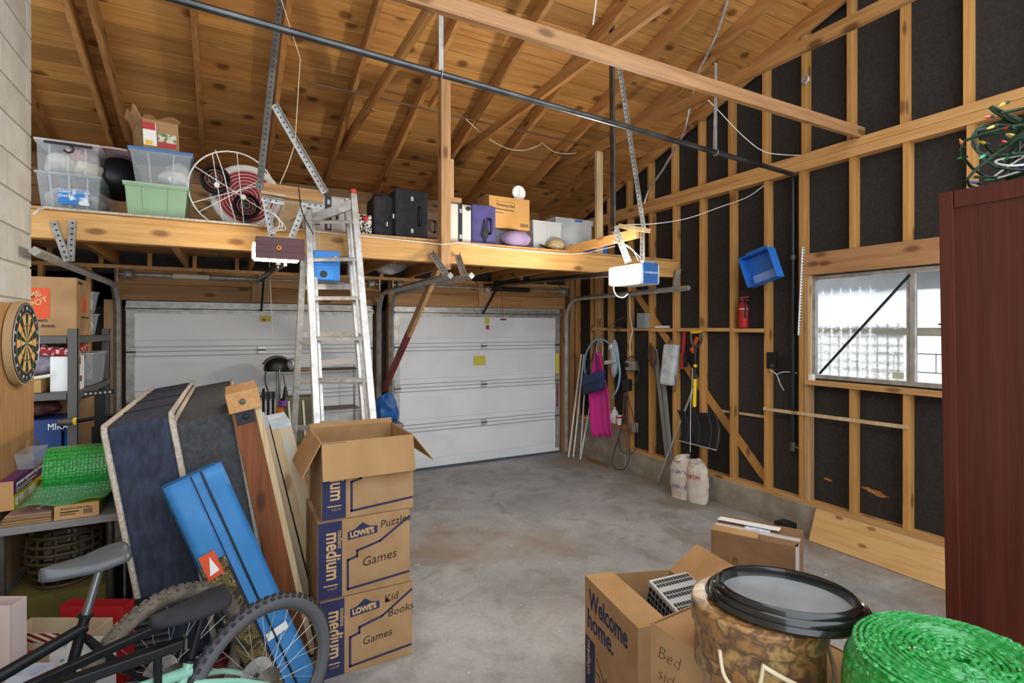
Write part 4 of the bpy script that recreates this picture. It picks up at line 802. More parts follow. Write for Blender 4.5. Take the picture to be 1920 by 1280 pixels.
# electrical
eb=thing('outlet_box','grey metal outlet box with a black plug on a stud','outlet',PW(1180,692,4.64)); o=PW(1172,693,4.60); u=PW(1190,694,4.60)-o
B().par(o,u,V((.055,0,0)),(0,0,.115)).build('box',galv,eb,bevel=.005); B().lathe(PW(1176,684,4.598),[(0,0),(.028,0),(.03,.02),(.022,.035),(0,.035)],14,(-1,0,0)).build('plug',blackp,eb,smooth=True)
B().tube(smoothpath([PW(1174,676,4.6),PW(1186,668,4.6),PW(1198,690,4.6),PW(1196,705,4.6),PW(1188,722,4.6)],4),.008,6).build('thick_cord',dgalv,eb,smooth=True)
B().tube([PW(1182,672,4.62),PW(1181,640,4.62),PW(1186,620,4.62),PW(1181,590,4.62),PW(1181,530,4.62)],.006,6).build('white_cable',wirew,eb,smooth=True)
tb_=thing('transformer','black plug-in power adapter hanging on the cords','adapter',PW(1173,733,4.58)); o=PW(1167,733,4.56); u=PW(1179,733,4.56)-o; B().par(o,u,V((.06,0,0)),(0,0,.155)).build('case',blackp,tb_,bevel=.012); B().tube([o+u*.5+V((.03,0,.155)),PW(1174,694,4.58)],.005,6).build('lead',blackp,tb_)
cord=thing('extension_cord','black extension cord looping from the outlet down to the floor','cord',PW(1168,880,4.5)); 
B().tube(smoothpath([PW(1172,735,4.57),PW(1171,770,4.55),PW(1160,820,4.5),PW(1149,855,4.46),PW(1152,876,4.44),PW(1166,880,4.43),PW(1178,868,4.45),PW(1181,830,4.5),PW(1176,780,4.55),PW(1173,735,4.58)],5),.006,6).build('loop',blackp,cord,smooth=True); B().tube(smoothpath([PW(1176,740,4.56),PW(1190,790,4.5),PW(1196,830,4.5),PW(1184,850,4.47),PW(1165,845,4.47),PW(1160,820,4.5)],5),.005,6).build('second_loop',blackp,cord,smooth=True)
bc_=thing('brown_cords','bundle of brown cords hanging down the stud below the outlet','cord',PW(1175,850,4.56))
for k in range(5): B().tube(smoothpath([PW(1170+2.2*k,735,4.60),PW(1168+3*k,780,4.58),PW(1171+2*k,815+6*k,4.58),PW(1174+2*k,842,4.57)],4),.005,6).build('cord',pm('brown_cord','#8a5a3a',.6),bc_,smooth=True)
tag(B().box(PW(1178,805).x+.03,4.66,PW(1190,805).y,PW(1180,805).y,PW(1185,810).z,PW(1185,792).z).build('lower_outlet',galv,bevel=.004),'small grey outlet box low on the stud below the cords','outlet')
jz=1.878; jb=thing('junction_box','tall grey electrical box standing on the fire block','box',PW(1202,618,4.68)); B().box(4.60,4.72,PW(1211,600,4.6).y,PW(1194,600,4.6).y,jz,jz+.19).build('case',pm('grey_panel','#9aa3a6',.5,.3),jb,bevel=.004); B().box(4.594,4.601,PW(1209,600,4.6).y,PW(1196,600,4.6).y,jz+.01,jz+.18).build('cover',pm('grey_panel','#9aa3a6'),jb)
ledge=.572
bt=thing('white_jug','white plastic jug standing on the raised footing','jug',(4.69,PW(1152,790,4.69).y,ledge)); c=V((4.69,PW(1152,790,4.69).y,ledge)); B().lathe(c,[(.05,0),(.055,.02),(.055,.14),(.03,.18),(.018,.19),(.018,.22),(0,.22)],16).build('body',white,bt,smooth=True); B().tube([c+V((-.05,0,.14)),c+V((-.07,0,.1)),c+V((-.055,0,.05))],.008,6).build('handle',white,bt,smooth=True)
ct=thing('cup','red and white paper cup beside the white jug','cup',(4.66,PW(1161,790,4.66).y,ledge)); c=V((4.66,PW(1161,792,4.66).y,ledge)); B().lathe(c,[(.03,0),(.04,.13),(.042,.132),(0,.132)],16).build('body',papr,ct,smooth=True); B().lathe(c,[(.0385,.09),(.041,.115)],16,caps=False).build('red_band',redp,ct)
for i,(px,py,ln) in enumerate(((1122,617,.14),(1160,619,.16))): tag(B().box(4.665,4.74,PW(px+8,py,4.68).y,PW(px-8,py,4.68).y,1.878,1.895).build('shelf_scrap',[galv,dgalv][i],bevel=.003),['small metal scrap on the fire block above the pink sled','grey tool tray on the fire block beside the corner studs'][i],'scrap')
tag(B().tube(smoothpath([PW(1122,635,4.6),PW(1145,610,4.6),PW(1170,594,4.6)],4),.004,5).build('red_wire',pm('red_wire','#8b3a35',.6),smooth=True),'thin red wire rising from the hose hook to a stud','wire')
wt=thing('white_carton_strip','short white box on the fire block above the clear tarp bag','box',PW(1238,622,4.66)); B().box(4.665,4.73,PW(1250,622,4.67).y,PW(1228,622,4.67).y,1.878,1.905).build('strip',papr,wt,bevel=.003)
# gutters, wreath, tarp bag
for i,(p,q,lab) in enumerate((((1252,850),(1229,655),'grey metal downspout leaning behind the tarp bag'),((1258,845),(1243,700),'shorter grey metal downspout leaning beside a longer one'))):
    a=PW(*p,4.63); a.z=.305; b=PW(*q,4.64); tag(B().bar(a,b,.05,.035,up=(1,0,0)).build('downspout',pm('grey_downspout','#8b8a86',.55,.3),bevel=.006),lab,'downspout')
wr_=thing('dry_gloves','brown work gloves hanging from the fire block','gloves',PW(1222,690,4.56))
for i in range(2): B().blob(PW(1220+5*i,664+6*i,4.58),.025,.04,.13,30+i,.2).build('glove',pm('old_leather','#6b5038',.9,col2='#4a3524',scale=9,bump=.5),wr_,smooth=True)
B().tube([PW(1222,650,4.6),PW(1224,630,4.65)],.004,5).build('hook',galv,wr_)
tp=thing('tarp_bag','clear bag of folded white tarp hanging from the fire block','bag',PW(1250,725,4.52)); o=PW(1235,720,4.50); u=PW(1258,724,4.50)-o; w=PW(1243,644,4.52)-o
B().par(o,u,V((.09,0,0)),w).build('bag_body',pm('milky_film','#cfd4d8',.25,col2='#aab3bb',scale=9,bump=.7,bscale=25),tp,bevel=.03); B().tube([PW(1253,645,4.56),PW(1258,630,4.62),PW(1254,622,4.65)],.005,6).build('hook',blackm,tp); B().tube(smoothpath([PW(1262,690,4.55),PW(1268,720,4.55),PW(1264,735,4.55)],3),.004,5).build('drawstring',blackp,tp,smooth=True)
# red bar, clamp
rb=thing('red_bar_clamp','red bar clamp hanging from the fire block','clamp',PW(1281,695,4.6)); B().bar(PW(1283,620,4.60),PW(1279,692,4.60),.03,.022,up=(1,0,0)).build('bar',redp,rb,bevel=.004); B().bar(PW(1286,660,4.59),PW(1285,688,4.59),.05,.02,up=(1,0,0)).build('jaw',blackp,rb,bevel=.004); B().bar(PW(1276,695,4.6),PW(1281,705,4.6),.03,.02,up=(1,0,0)).build('grip',blackp,rb,bevel=.004)
oc=thing('orange_clip','orange spring clip behind the shovel handle','clip',PW(1303,660,4.62)); B().bar(PW(1308,632,4.62),PW(1302,646,4.62),.04,.015,up=(1,0,0)).build('arm',pm('orange_plastic','#e0552c',.45),oc,bevel=.004); B().bar(PW(1296,652,4.62),PW(1302,660,4.62),.05,.015,up=(1,0,0)).build('jaw',pm('orange_plastic','#e0552c'),oc,bevel=.004)
# snow shovel
ss=thing('snow_shovel','black snow shovel with yellow grip hanging on the stud wall','shovel',PW(1305,840,4.45)); X_=4.50
g0=[PW(x,y_,X_) for x,y_ in ((1297,622),(1295,632),(1298,643),(1304,652))]; g1=[PW(x,y_,X_) for x,y_ in ((1315,622),(1316,634),(1312,645),(1304,652))]
B().tube(smoothpath(g0,4),.014,8).build('grip_arm',dgalv,ss,smooth=True); B().tube(smoothpath(g1,4),.014,8).build('grip_arm',dgalv,ss,smooth=True); B().cyl(PW(1296,623,X_),PW(1315,622,X_),.016,10).build('handle',yellow,ss,smooth=True)
B().cyl(PW(1304,650,X_),PW(1303,712,X_),.017,10).build('shaft',blackp,ss,smooth=True); B().cyl(PW(1303.5,683,X_),PW(1303.5,688,X_),.02,10).build('yellow_ring',yellow,ss); B().cyl(PW(1303,710,X_),PW(1302,762,X_),.021,10).build('yellow_grip',yellow,ss,smooth=True); B().cyl(PW(1302,760,X_),PW(1302,790,X_),.018,10).build('socket',blackp,ss)
def blade(u,v):
    a=PW(1270,768+4*math.sin(math.pi*v),4.5); b=PW(1342,775,4.5); c_=PW(1274,825,4.40); d_=PW(1345,843,4.40)
    p=(a.lerp(b,v)).lerp(c_.lerp(d_,v),u); p.x+= .05*math.sin(math.pi*u); return p
B().surf(blade,12,16).build('blade',pm('black_poly','#17181a',.5),ss,smooth=True,solid=.008)
for v in (.2,.5,.8): B().tube([blade(u/8,v)-V((.006,0,0)) for u in range(0,9)],.007,6).build('blade_rib',blackr,ss,smooth=True)
B().tube([blade(1,v/8)-V((.01,0,.004)) for v in range(9)],.006,6).build('wear_edge',alu,ss,smooth=True)
B().tube([PW(1299,690,4.55),PW(1295,760,4.45),PW(1294,848,4.38)],.003,5).build('hanging_string',wirew,ss)
p=atz(1233,905,0); p.z=.01; tag(B().cyl(p,PW(1300,728,4.56),.011,10).build('metal_pole',alu,smooth=True),'thin aluminium pole leaning from the floor behind the shovel','pole')
# sand bags
sbm=pm('woven_sack','#d3c6b8',.8,col2='#bfae9e',scale=6,bump=.5,bscale=25)
def sack(label,px0,px1,pyb,pyt,seed,txt,col):
    b0=atz(px0,pyb,0); b1=atz(px1,pyb+10,0); c=(b0+b1)/2; c.x=min(c.x,4.46); hgt=atd((px0+px1)/2,pyt,(c.x*sT+c.y*cT)).z; wdt=(b1-b0).length
    t=thing('sand_bag',label,'sack',c,'sacks by the stem wall'); dirv=(b1-b0).normalized()
    def fn(u,v):
        th=u*2*math.pi; k=(.92+.12*math.sin(v*3.4)) if v<.82 else 1.0-(v-.82)*2.0
        k=max(.12,k)*(1+.05*math.sin(5*th+seed)+.03*math.sin(9*v*6+seed)); 
        k*=1+.04*math.sin(17*v+3*th)
        return c+dirv*(math.cos(th)*wdt*.5*k)+V((dirv.y,-dirv.x,0))*(math.sin(th)*wdt*.28*k)+V((0,0,v*hgt))
    B().surf(fn,24,14).build('sack',sbm,t,smooth=True)
    nrm=V((dirv.y,-dirv.x,0)); 
    B().blob(c+V((0,0,hgt*.98)),wdt*.34,wdt*.2,hgt*.09,seed+60,.35,18,10).build('crumpled_top',sbm,t,smooth=True)
    if nrm.y>0: nrm=-nrm
    for f,tx in txt: text(tx,.062,c+nrm*(wdt*.285)-dirv*wdt*.36+V((0,0,hgt*f)),dirv,V((0,0,1)),col,t,font_w=wdt*.62,shear=.1)
    return t
blueink=pm('blue_ink','#2c6b9c',.7); redink=pm('red_ink','#b3403a',.7)
sack('white woven sack with blue print beside the stem wall',1259,1304,928,857,1,((.62,'E-SACK'),(.26,'SWEE')),blueink); sack('white woven sack with red print beside the stem wall',1291,1331,935,866,4,((.6,'PREM'),),redink)
# fire extinguisher
fe=thing('fire_extinguisher','red fire extinguisher standing on the fire block','extinguisher',(4.70,PW(1394,600,4.70).y,1.878)); c=V((4.69,PW(1394,600,4.69).y,1.878))
B().lathe(c,[(.044,0),(.05,.01),(.05,.22),(.03,.265),(.02,.27),(0,.27)],20).build('cylinder',redp,fe,smooth=True); B().cyl(c+V((0,0,.265)),c+V((0,0,.30)),.017,10).build('valve',dgalv,fe); B().bar(c+V((-.03,.02,.31)),c+V((.02,-.05,.32)),.02,.012).build('lever',redp,fe); B().bar(c+V((-.03,.02,.29)),c+V((.02,-.05,.285)),.02,.01).build('carry_handle',redp,fe)
B().tube(smoothpath([c+V((-.02,-.02,.29)),c+V((-.045,-.06,.25)),c+V((-.045,-.06,.1))],4),.009,6).build('hose',blackp,fe,smooth=True); B().lathe(c,[(.0508,.19),(.0508,.20)],20,caps=False).build('strap',alu,fe)
# blue hanging bin
hbn=thing('hanging_bin','blue plastic tray bin hanging tilted on a stud','bin',PW(1432,540,4.55)); X_=4.56
A,Bq,Cq,D=PW(1396,486,X_),PW(1452,464,X_),PW(1470,518,X_),PW(1414,540,X_)
nx=V((-.10,0,0)); B().poly([A,Bq,Cq,D],(1,0,0),.006).build('back',bluep,hbn)
for p,q in ((A,Bq),(Bq,Cq),(Cq,D),(D,A)):
    ctr=(A+Cq)/2; i_=(ctr-p)*.06; j_=(ctr-q)*.06
    B().add([p,q,q+nx,p+nx,p+i_*.5,q+j_*.5,q+nx+j_,p+nx+i_],[(0,1,2,3),(4,7,6,5),(0,4,5,1),(3,2,6,7),(0,3,7,4),(1,5,6,2)]).build('side',bluep,hbn)
hA,hB=PW(1399,474,X_),PW(1438,458,X_); B().poly([PW(1400,487,X_),PW(1398,475,X_),PW(1437,459,X_),PW(1441,470,X_)],(1,0,0),.008).build('hanging_tab',bluep,hbn); B().poly([PW(1414,473,X_-.003),PW(1428,467,X_-.003),PW(1423,478,X_-.003)],(-1,0,0),.002).build('white_triangle',papr,hbn)
B().poly([D+(Cq-D)*.1+nx*.15+(A-D)*.08,Cq+nx*.15+(Bq-Cq)*.08,Cq+nx*.15+(Bq-Cq)*.35,D+(Cq-D)*.1+nx*.15+(A-D)*.35],(-1,0,0),.002).build('clear_window',pm('pale_blue_film','#7fa2e0',.2),hbn)
B().bar(PW(1440,462,4.57),PW(1440,462,4.665),.012,.012).build('hook',galv,hbn)
# black control box and wires
kb_=thing('control_box','small black control box with loose white wires on a stud','control box',PW(1446,692,4.66)); B().box(4.62,4.66,PW(1455,670,4.63).y,PW(1438,670,4.63).y,PW(1446,691,4.63).z,PW(1446,660,4.63).z).build('case',blackp,kb_,bevel=.005); B().box(4.618,4.621,PW(1451,680,4.62).y,PW(1444,680,4.62).y,PW(1446,688,4.62).z,PW(1446,682,4.62).z).build('button',dgalv,kb_)
B().tube(smoothpath([PW(1443,693,4.63),PW(1456,702,4.66),PW(1463,720,4.68),PW(1470,732,4.7)],4),.003,5).build('wire',wirew,kb_,smooth=True); B().tube(smoothpath([PW(1456,702,4.66),PW(1470,697,4.68),PW(1494,699,4.7)],4),.003,5).build('wire',wirew,kb_,smooth=True)
# floor bits by the wall
tag(B().par(atz(1100,862,.002),atz(1142,878,.002)-atz(1100,862,.002),V((.10,.16,0)),(0,0,.006)).build('cardboard_scrap',pm('brown_scrap','#8a643c',.9)),'flat piece of brown cardboard on the floor below the sled','cardboard')
pbd=B().add([(4.515,2.87,.004),(4.535,2.87,.0),(4.64,2.87,.262),(4.62,2.87,.268),(4.515,.85,.004),(4.535,.85,0),(4.64,.80,.262),(4.62,.80,.268)],[(0,1,2,3),(4,7,6,5),(0,4,5,1),(3,2,6,7),(0,3,7,4),(1,5,6,2)])
tag(pbd.build('pine_board',pinew),'long knotty pine board leaning against the stem wall','board')
q=atz(1480,992,0); tag(B().box(q.x-.10,q.x+.12,q.y-.05,q.y+.09,0,.07).build('black_case',blackp,bevel=.012),'small black case on the floor behind the taped carton','case')
# ================================================================ FOREGROUND RIGHT
cbt=thing('tall_cabinet','tall dark mahogany cabinet standing beside the window','cabinet',(2.25,.29,0),rot=(0,R(-2.0),0)); CZ=2.285; cx0,cx1,cy0,cy1=1.95,2.62,-.25,.785
B().box(cx0+.006,cx1,cy0,cy1,0.01,CZ-.02).build('carcass',mahog,cbt); B().box(cx0,cx0+.02,cy1-.032,cy1+.004,.01,CZ).build('edge_stile',mahog,cbt,bevel=.002); B().box(cx0,cx0+.02,cy0,cy1-.034,CZ-.05,CZ).build('top_rail',mahog,cbt,bevel=.002); B().box(cx0+.02,cx1,cy0,cy1,CZ-.02,CZ-.002).build('top_panel',mahog,cbt)
for yy,zz in ((.66,.93),): B().lathe((cx0+.006,yy,zz),[(0,0),(.004,0),(.004,.001),(0,.001)],8,(-1,0,0)).build('peg_hole',blackp,cbt)
# string lights piled on the cabinet
lt=thing('string_lights','tangle of green wired coloured lights on top of the mahogany cabinet','string lights',(2.02,.56,CZ)); rnd=random.Random(5); gw=pm('green_wire','#1d3a24',.5); c0=V((1.96,.58,CZ+.12))
for k in range(7):
    pts=[c0+V((rnd.uniform(-.10,.22),rnd.uniform(-.16,.15),rnd.uniform(-.11,.11))) for _ in range(9)]; B().tube(smoothpath(pts,5),.0045,5).build('green_wire',gw,lt,smooth=True)
for k in range(2):
    pts=[c0+V((rnd.uniform(-.06,.2),rnd.uniform(-.14,.14),rnd.uniform(-.10,.02))) for _ in range(8)]; B().tube(smoothpath(pts,5),.003,5).build('white_wire',wirew,lt,smooth=True)
B().ring(c0+V((-.0,.0,.15)),.035,.007,(.4,1,0),18,6).build('plug_coil',gw,lt,smooth=True)
cols=['#d23a2e','#3f6fd0','#e2b52c','#3aa36a','#e07a3a','#f0e6cf']
for k in range(34):
    p=c0+V((rnd.uniform(-.12,.18),rnd.uniform(-.15,.17),rnd.uniform(-.11,.11))); d=V((rnd.uniform(-1,.4),rnd.uniform(-.3,1),rnd.uniform(-.5,.6))).normalized(); m=pm('bulb_'+cols[k%6][1:],cols[k%6],.2,coat=.5)
    sck=B().cyl(p,p+d*.012,.0045,7).build('bulb_socket',gw,lt); B().tube([p+d*.012,p+d*.022,p+d*.032],.004,7,rr=[.004,.0042,.001]).build('bulb',m,sck,smooth=True)
# standing green bubble wrap roll
def bubble_mat(name,c1,c2,alpha,sc=60):
    m=bpy.data.materials.new(name); m.use_nodes=True; nt=m.node_tree; N=nt.nodes; L=nt.links; b=N['Principled BSDF']; b.inputs['Roughness'].default_value=.16; b.inputs['Alpha'].default_value=alpha; b.inputs['Coat Weight'].default_value=.5
    tc=N.new('ShaderNodeTexCoord'); vo=N.new('ShaderNodeTexVoronoi'); vo.inputs['Scale'].default_value=sc; vo.inputs['Randomness'].default_value=.35; L.new(tc.outputs['Object'],vo.inputs['Vector'])
    bp=N.new('ShaderNodeBump'); bp.inputs['Strength'].default_value=.6; bp.inputs['Distance'].default_value=.005; bp.invert=True; L.new(vo.outputs['Distance'],bp.inputs['Height']); L.new(bp.outputs[0],b.inputs['Normal'])
    cr=N.new('ShaderNodeValToRGB'); cr.color_ramp.elements[0].color=lin(c1); cr.color_ramp.elements[1].color=lin(c2); cr.color_ramp.elements[0].position=.15; cr.color_ramp.elements[1].position=.7; L.new(vo.outputs['Distance'],cr.inputs[0]); L.new(cr.outputs[0],b.inputs['Base Color'])
    b.inputs['Transmission Weight'].default_value=.15
    return m
bub=bubble_mat('green_bubble_wrap','#3cc05a','#148c2c',.93); bubs=bubble_mat('green_bubble_sheet','#8fd0a4','#4fa86c',.6); bubd=bubble_mat('green_bubble_film','#6ad486','#23a844',.75)
rc=atd(1800,1250,1.07); rc.z=0; rw=thing('bubble_wrap_roll','green bubble wrap roll standing on end beside the mahogany cabinet','bubble wrap',rc); RH=1.20
B().lathe(rc,[(.20,0),(.205,.4),(.205,RH-.09),(.20,RH-.045),(.182,RH-.012),(.15,RH+.004),(.10,RH+.002),(.05,RH-.004),(.001,RH-.01)],56,caps=False).build('outer_layer',bub,rw,smooth=True)
def dome(r): return RH+.006-.10*max(0,r-.13)**1.2*3 -.01*max(0,.06-r)/.06
sp_=[rc+V(((.012+.17*k/700)*math.cos(k*.13),(.012+.17*k/700)*math.sin(k*.13),dome(.012+.17*k/700)+.0015*math.sin(k*.9))) for k in range(701)]
B().tube(sp_,.0042,5).build('wound_layers',bubd,rw,smooth=True)
rnd2=random.Random(3); bb_=B()
for k in range(260):
    r_=rnd2.uniform(.02,.19); a_=rnd2.uniform(0,6.283); q=rc+V((r_*math.cos(a_),r_*math.sin(a_),dome(r_)+.003)); bb_.lathe(q,[(.006,0),(.005,.003),(.0005,.0045)],7,caps=False)
bb_.build('bubbles',bubd,rw,smooth=True,kind='stuff')
# ---- taped carton
def flap(o,u,w,mat,parent,name='flap',th=.005):
    o,u,w=V(o),V(u),V(w); n=u.cross(w).normalized()*th; return B().par(o,u,w,n).build(name,mat,parent)
def open_carton(name,label,o,u,v,h,flaps,group=None,mat=None,inner=None,th=.006):
    o,u,v=V(o),V(u),V(v); w=V((0,0,h)); t=thing(name,label,'box',o+u/2+v/2,group); mat=mat or cardb; un,vn=u.normalized(),v.normalized()
    B().par(o,u,vn*th,w).build('front_panel',mat,t); B().par(o+v,u,-vn*th,w).build('back_panel',mat,t); B().par(o+vn*th,un*th,v-vn*2*th,w).build('side_panel',mat,t); B().par(o+u+vn*th,-un*th,v-vn*2*th,w).build('side_panel',mat,t); B().par(o+vn*th+un*th,u-un*2*th,v-vn*2*th,(0,0,th)).build('base_panel',mat,t)
    for s,a,L_ in flaps:
        a=R(a); ca,sa=math.cos(a),math.sin(a)
        if s=='f': flap(o+w,u,(-vn*ca+V((0,0,sa)))*L_,inner or mat,t,'front_flap')
        if s=='b': flap(o+v+w,u,(vn*ca+V((0,0,sa)))*L_,inner or mat,t,'back_flap')
        if s=='l': flap(o+w,v,(-un*ca+V((0,0,sa)))*L_,inner or mat,t,'side_flap')
        if s=='r': flap(o+u+w,v,(un*ca+V((0,0,sa)))*L_,inner or mat,t,'side_flap')
    return t
zt=.44; a=atz(1333,993,zt); b=atz(1497,1026,zt); u=b-a; v=V((-u.y,u.x,0)).normalized()*.36; o=V((a.x,a.y,0))
tc_=carton_closed('taped_carton','closed brown carton with taped torn flaps, standing apart on the floor',o,u,v,V((0,0,zt)),mat=pm('dark_cardboard','#8f6a48',.8,col2='#7d5a3b',scale=6))
tape=pm('clear_tape','#d9d6d0',.2,alpha=.85); un=u.normalized(); vn=v.normalized()
B().par(o+V((0,0,zt+.001))+vn*.10,u,vn*.06,V((0,0,.002))).build('tape_strip',tape,tc_); B().par(o+u*.97+V((0,0,zt*.45))-vn*.001,u*.031,vn*.06,V((0,0,zt*.55))).build('tape_strip',tape,tc_)
flap(o+V((0,0,zt)),u*.55,v*.22+V((0,0,.012)),cardi,tc_,'lifted_flap'); flap(o+v*.9+V((0,0,zt)),u*.75,-v*.35+V((0,0,.018)),papr,tc_,'lifted_flap'); B().par(o+u*.35+v*.45+V((0,0,zt+.002)),u*.3,v*.15,V((0,0,.002))).build('address_label',pm('blue_white_label','#dfe4ee',.6,col2='#8fa3cc',scale=60,sharp=(.5,.6)),tc_)
b=B(); q=o+u*.28+V((0,0,zt*.55))-vn*.001; b.stroke([q,q+V((0,0,.05))],.003,-vn).stroke([q+V((0,0,.025)),q+un*.02+V((0,0,.035)),q+un*.022],.003,-vn).build('pen_mark',ink,tc_)
kraft0=pm('kraft_lettering','#c9a271',.8)
# ---- welcome-home carton
zt=.58; BL=atz(1097,1078,zt); BR=atz(1256,1067,zt); FL=atz(1196,1177,zt); v=BL-FL; u=BR-BL; o=V((FL.x,FL.y,0))
wh=open_carton('moving_carton','open moving carton with navy Welcome home lettering on its side',o,u,v,zt,[('r',40,.2),('l',176,.15)],inner=cardi)
ux=(FL-BL).normalized(); uy=V((0,0,1)); Lf=(FL-BL).length; nw=ux.cross(uy).normalized(); base_=BL+nw*.0015; K=1.2
text('Welcome',.135,base_+ux*Lf*.10+uy*-.14,ux,uy,navy,wh,font_w=Lf*.74,bold=.002); text('home.',.135,base_+ux*Lf*.06+uy*-.245,ux,uy,navy,wh,font_w=Lf*.52,bold=.002)
B().par(base_+ux*Lf*.02+uy*-.30,ux*Lf*.2,uy*-.26,nw*.001).build('navy_stripe',navy,wh); text('medium',.055,base_+ux*Lf*.07+uy*-.31+nw*.002,-uy,ux,kraft0,wh,font_w=.17)
b=B()
for pts in ([(.25,-.36),(.45,-.44),(.45,-.40)],[(.25,-.43),(.32,-.43),(.34,-.50),(.5,-.55)],[(.55,-.40),(.78,-.50)],[(.38,-.43),(.48,-.48),(.6,-.57)]): b.stroke([base_+ux*Lf*p_+uy*q_ for p_,q_ in pts],.005,nw)
b.build('printed_house_lines',navy,wh); B().par(base_+ux*Lf*.72+uy*-.46,ux*Lf*.14,uy*.06,nw*.001).build('printed_badge',navy,wh); text("LOWE'S",.036,base_+ux*Lf*.73+uy*-.445+nw*.001,ux,uy,kraft0,wh,font_w=Lf*.12)
# heater grille inside
hg=thing('fan_heater','grey metal heater with mesh grille inside the welcome carton','heater',V((o.x,o.y,.01))+u*.66+v*.5); hc=V((o.x,o.y,0))+u*.68+v*.52
ho=hc+V((-.12,-.15,.34)); hu=V((.24,-.02,.0)); hv=V((.03,.26,.06)); hw=V((0,-.05,.24))
B().par(ho,hu,hv,hw).build('case',pm('heater_grey','#c4c6c8',.4,.5),hg,bevel=.01); b=B(); tn=hu.cross(hv).normalized()
for i in range(13):
    for j in range(9):
        if j in (3,6): continue
        q=ho+hw+hu*((i+.8)/14.2)+hv*((j+.8)/10.2); b.par(q+tn*.0005,hu*.05,hv*.07,tn*.0015)
b.build('mesh_slots',blackp,hg,kind='stuff'); b=B()
for i in range(9):
    for j in range(7): q=ho+hv*((i+.6)/10)+hw*((j+.6)/8); b.par(q-hu.normalized()*.002,hv*.07,hw*.09,hu.normalized()*.0015)
b.build('side_slots',blackp,hg,kind='stuff'); B().box(hc.x-.06,hc.x+.06,hc.y-.08,hc.y+.08,.007,.34).build('pedestal',dgalv,hg)
tag(B().blob(hc+V((-.12,.10,.20)),.06,.07,.19,40,.05).build('grey_pouch',charc,smooth=True),'dark rounded pouch beside the heater inside the welcome carton','pouch')
# ---- handwritten carton with hatbox and oval mirror
zt=.95; zb=.50; P0=atz(1220,1166,zt); P1=atz(1316,1226,zt); u=(P1-P0).normalized()*.47; v=V((-u.y,u.x,0)).normalized()*.36; o=V((P0.x,P0.y,zb))
carton_closed('plain_carton','plain carton underneath the handwritten one',V((P0.x,P0.y,0)),u,v,V((0,0,zb-.002)))
bs=open_carton('handwritten_carton','open carton with pen handwriting under the oval framed mirror',o,u,v,zt-zb,[('r',-12,.13)],inner=cardi)
B().par(V((o.x,o.y,0))+u.normalized()*.008+v.normalized()*.008+V((0,0,zt-.012)),u*.97,v*.96,V((0,0,.008))).build('folded_flaps',cardi,bs)
o=V((o.x,o.y,0))
un=u.normalized(); nf=un.cross(V((0,0,1)))
for k,s in enumerate(('Bed','side','things')): text(s,.058,o+un*.027+nf*.001+V((0,0,zt-.092-.065*k)),un+V((0,0,.02)),V((0,0,1)),ink,bs,shear=.25,bold=-.002,name='handwriting')
B().par(o+u*.42+nf*.002+V((0,0,zt-.20)),u*.33,V((0,0,.185)),-nf*.001).build('tape_patch',pm('shiny_tape','#a88e78',.12,alpha=.6,bump=.9,bscale=40),bs)
hcn=atz(1420,1135,1.12); hcn.z=zt+.003
hx=thing('hatbox','round floral hatbox with rope handle under the oval mirror','hatbox',hcn); hR=.166; hh=.17
flor=bpy.data.materials.new('faded_floral'); flor.use_nodes=True; nt=flor.node_tree; N=nt.nodes; L=nt.links; b_=N['Principled BSDF']; b_.inputs['Roughness'].default_value=.4; tcn=N.new('ShaderNodeTexCoord'); nz=N.new('ShaderNodeTexNoise'); nz.inputs['Scale'].default_value=11; nz.inputs['Detail'].default_value=9; nz.inputs['Distortion'].default_value=.25; L.new(tcn.outputs['Object'],nz.inputs['Vector']); cr=N.new('ShaderNodeValToRGB'); e=cr.color_ramp.elements; e[0].position=.28; e[0].color=lin('#4a2f22'); e[1].position=.75; e[1].color=lin('#cfc0a2')
for pos,cc in ((.40,'#64452c'),(.47,'#9c7240'),(.53,'#5c4230'),(.59,'#b08a54'),(.66,'#57603a')): el=e.new(pos); el.color=lin(cc)
L.new(nz.outputs['Fac'],cr.inputs[0]); L.new(cr.outputs[0],b_.inputs['Base Color'])
B().lathe(hcn,[(hR-.006,0),(hR-.004,.004),(hR-.004,hh),(0,hh)],48).build('body',flor,hx,smooth=True); B().lathe(hcn,[(hR+.002,hh-.05),(hR+.004,hh-.046),(hR+.004,hh+.004),(hR-.002,hh+.008),(0,hh+.008)],48,caps=False).build('lid',flor,hx,smooth=True)
def hp_(ang,dz,r=hR+.012): return hcn+V((r*math.cos(R(ang)),r*math.sin(R(ang)),dz))
B().tube(smoothpath([hp_(-140,hh-.06),hp_(-120,hh-.09,hR+.012),hp_(-95,hh-.125,hR+.014),hp_(-70,hh-.135,hR+.014),hp_(-45,hh-.125,hR+.014),hp_(-25,hh-.06)],5),.0055,8).build('rope_handle',ropew,hx,smooth=True); B().tube(smoothpath([hp_(-172,hh-.06),hp_(-168,hh-.12,hR+.010),hp_(-155,hh-.14,hR+.012),hp_(-143,hh-.12,hR+.010),hp_(-139,hh-.06)],5),.0048,8).build('rope_loop',ropew,hx,smooth=True)
mc=atz(1472,1128,1.14); mc.z=hcn.z+hh+.012
mi=thing('oval_mirror','oval mirror in a black moulded frame lying on the hatbox','mirror',mc); mdir=V((.62,-.78,0)); 
fprof=[(.245,.012),(.27,0),(.318,.0),(.330,.010),(.318,.024),(.306,.022),(.303,.034),(.290,.042),(.281,.037),(.276,.050),(.264,.058),(.254,.056),(.246,.034)]
sxm,sym=1.0,.72
pr=B(); n_=64; c_,ax=mc,V((0,0,1)); uxm=V((.62,-.78,0)).normalized(); wm=ax.cross(uxm)
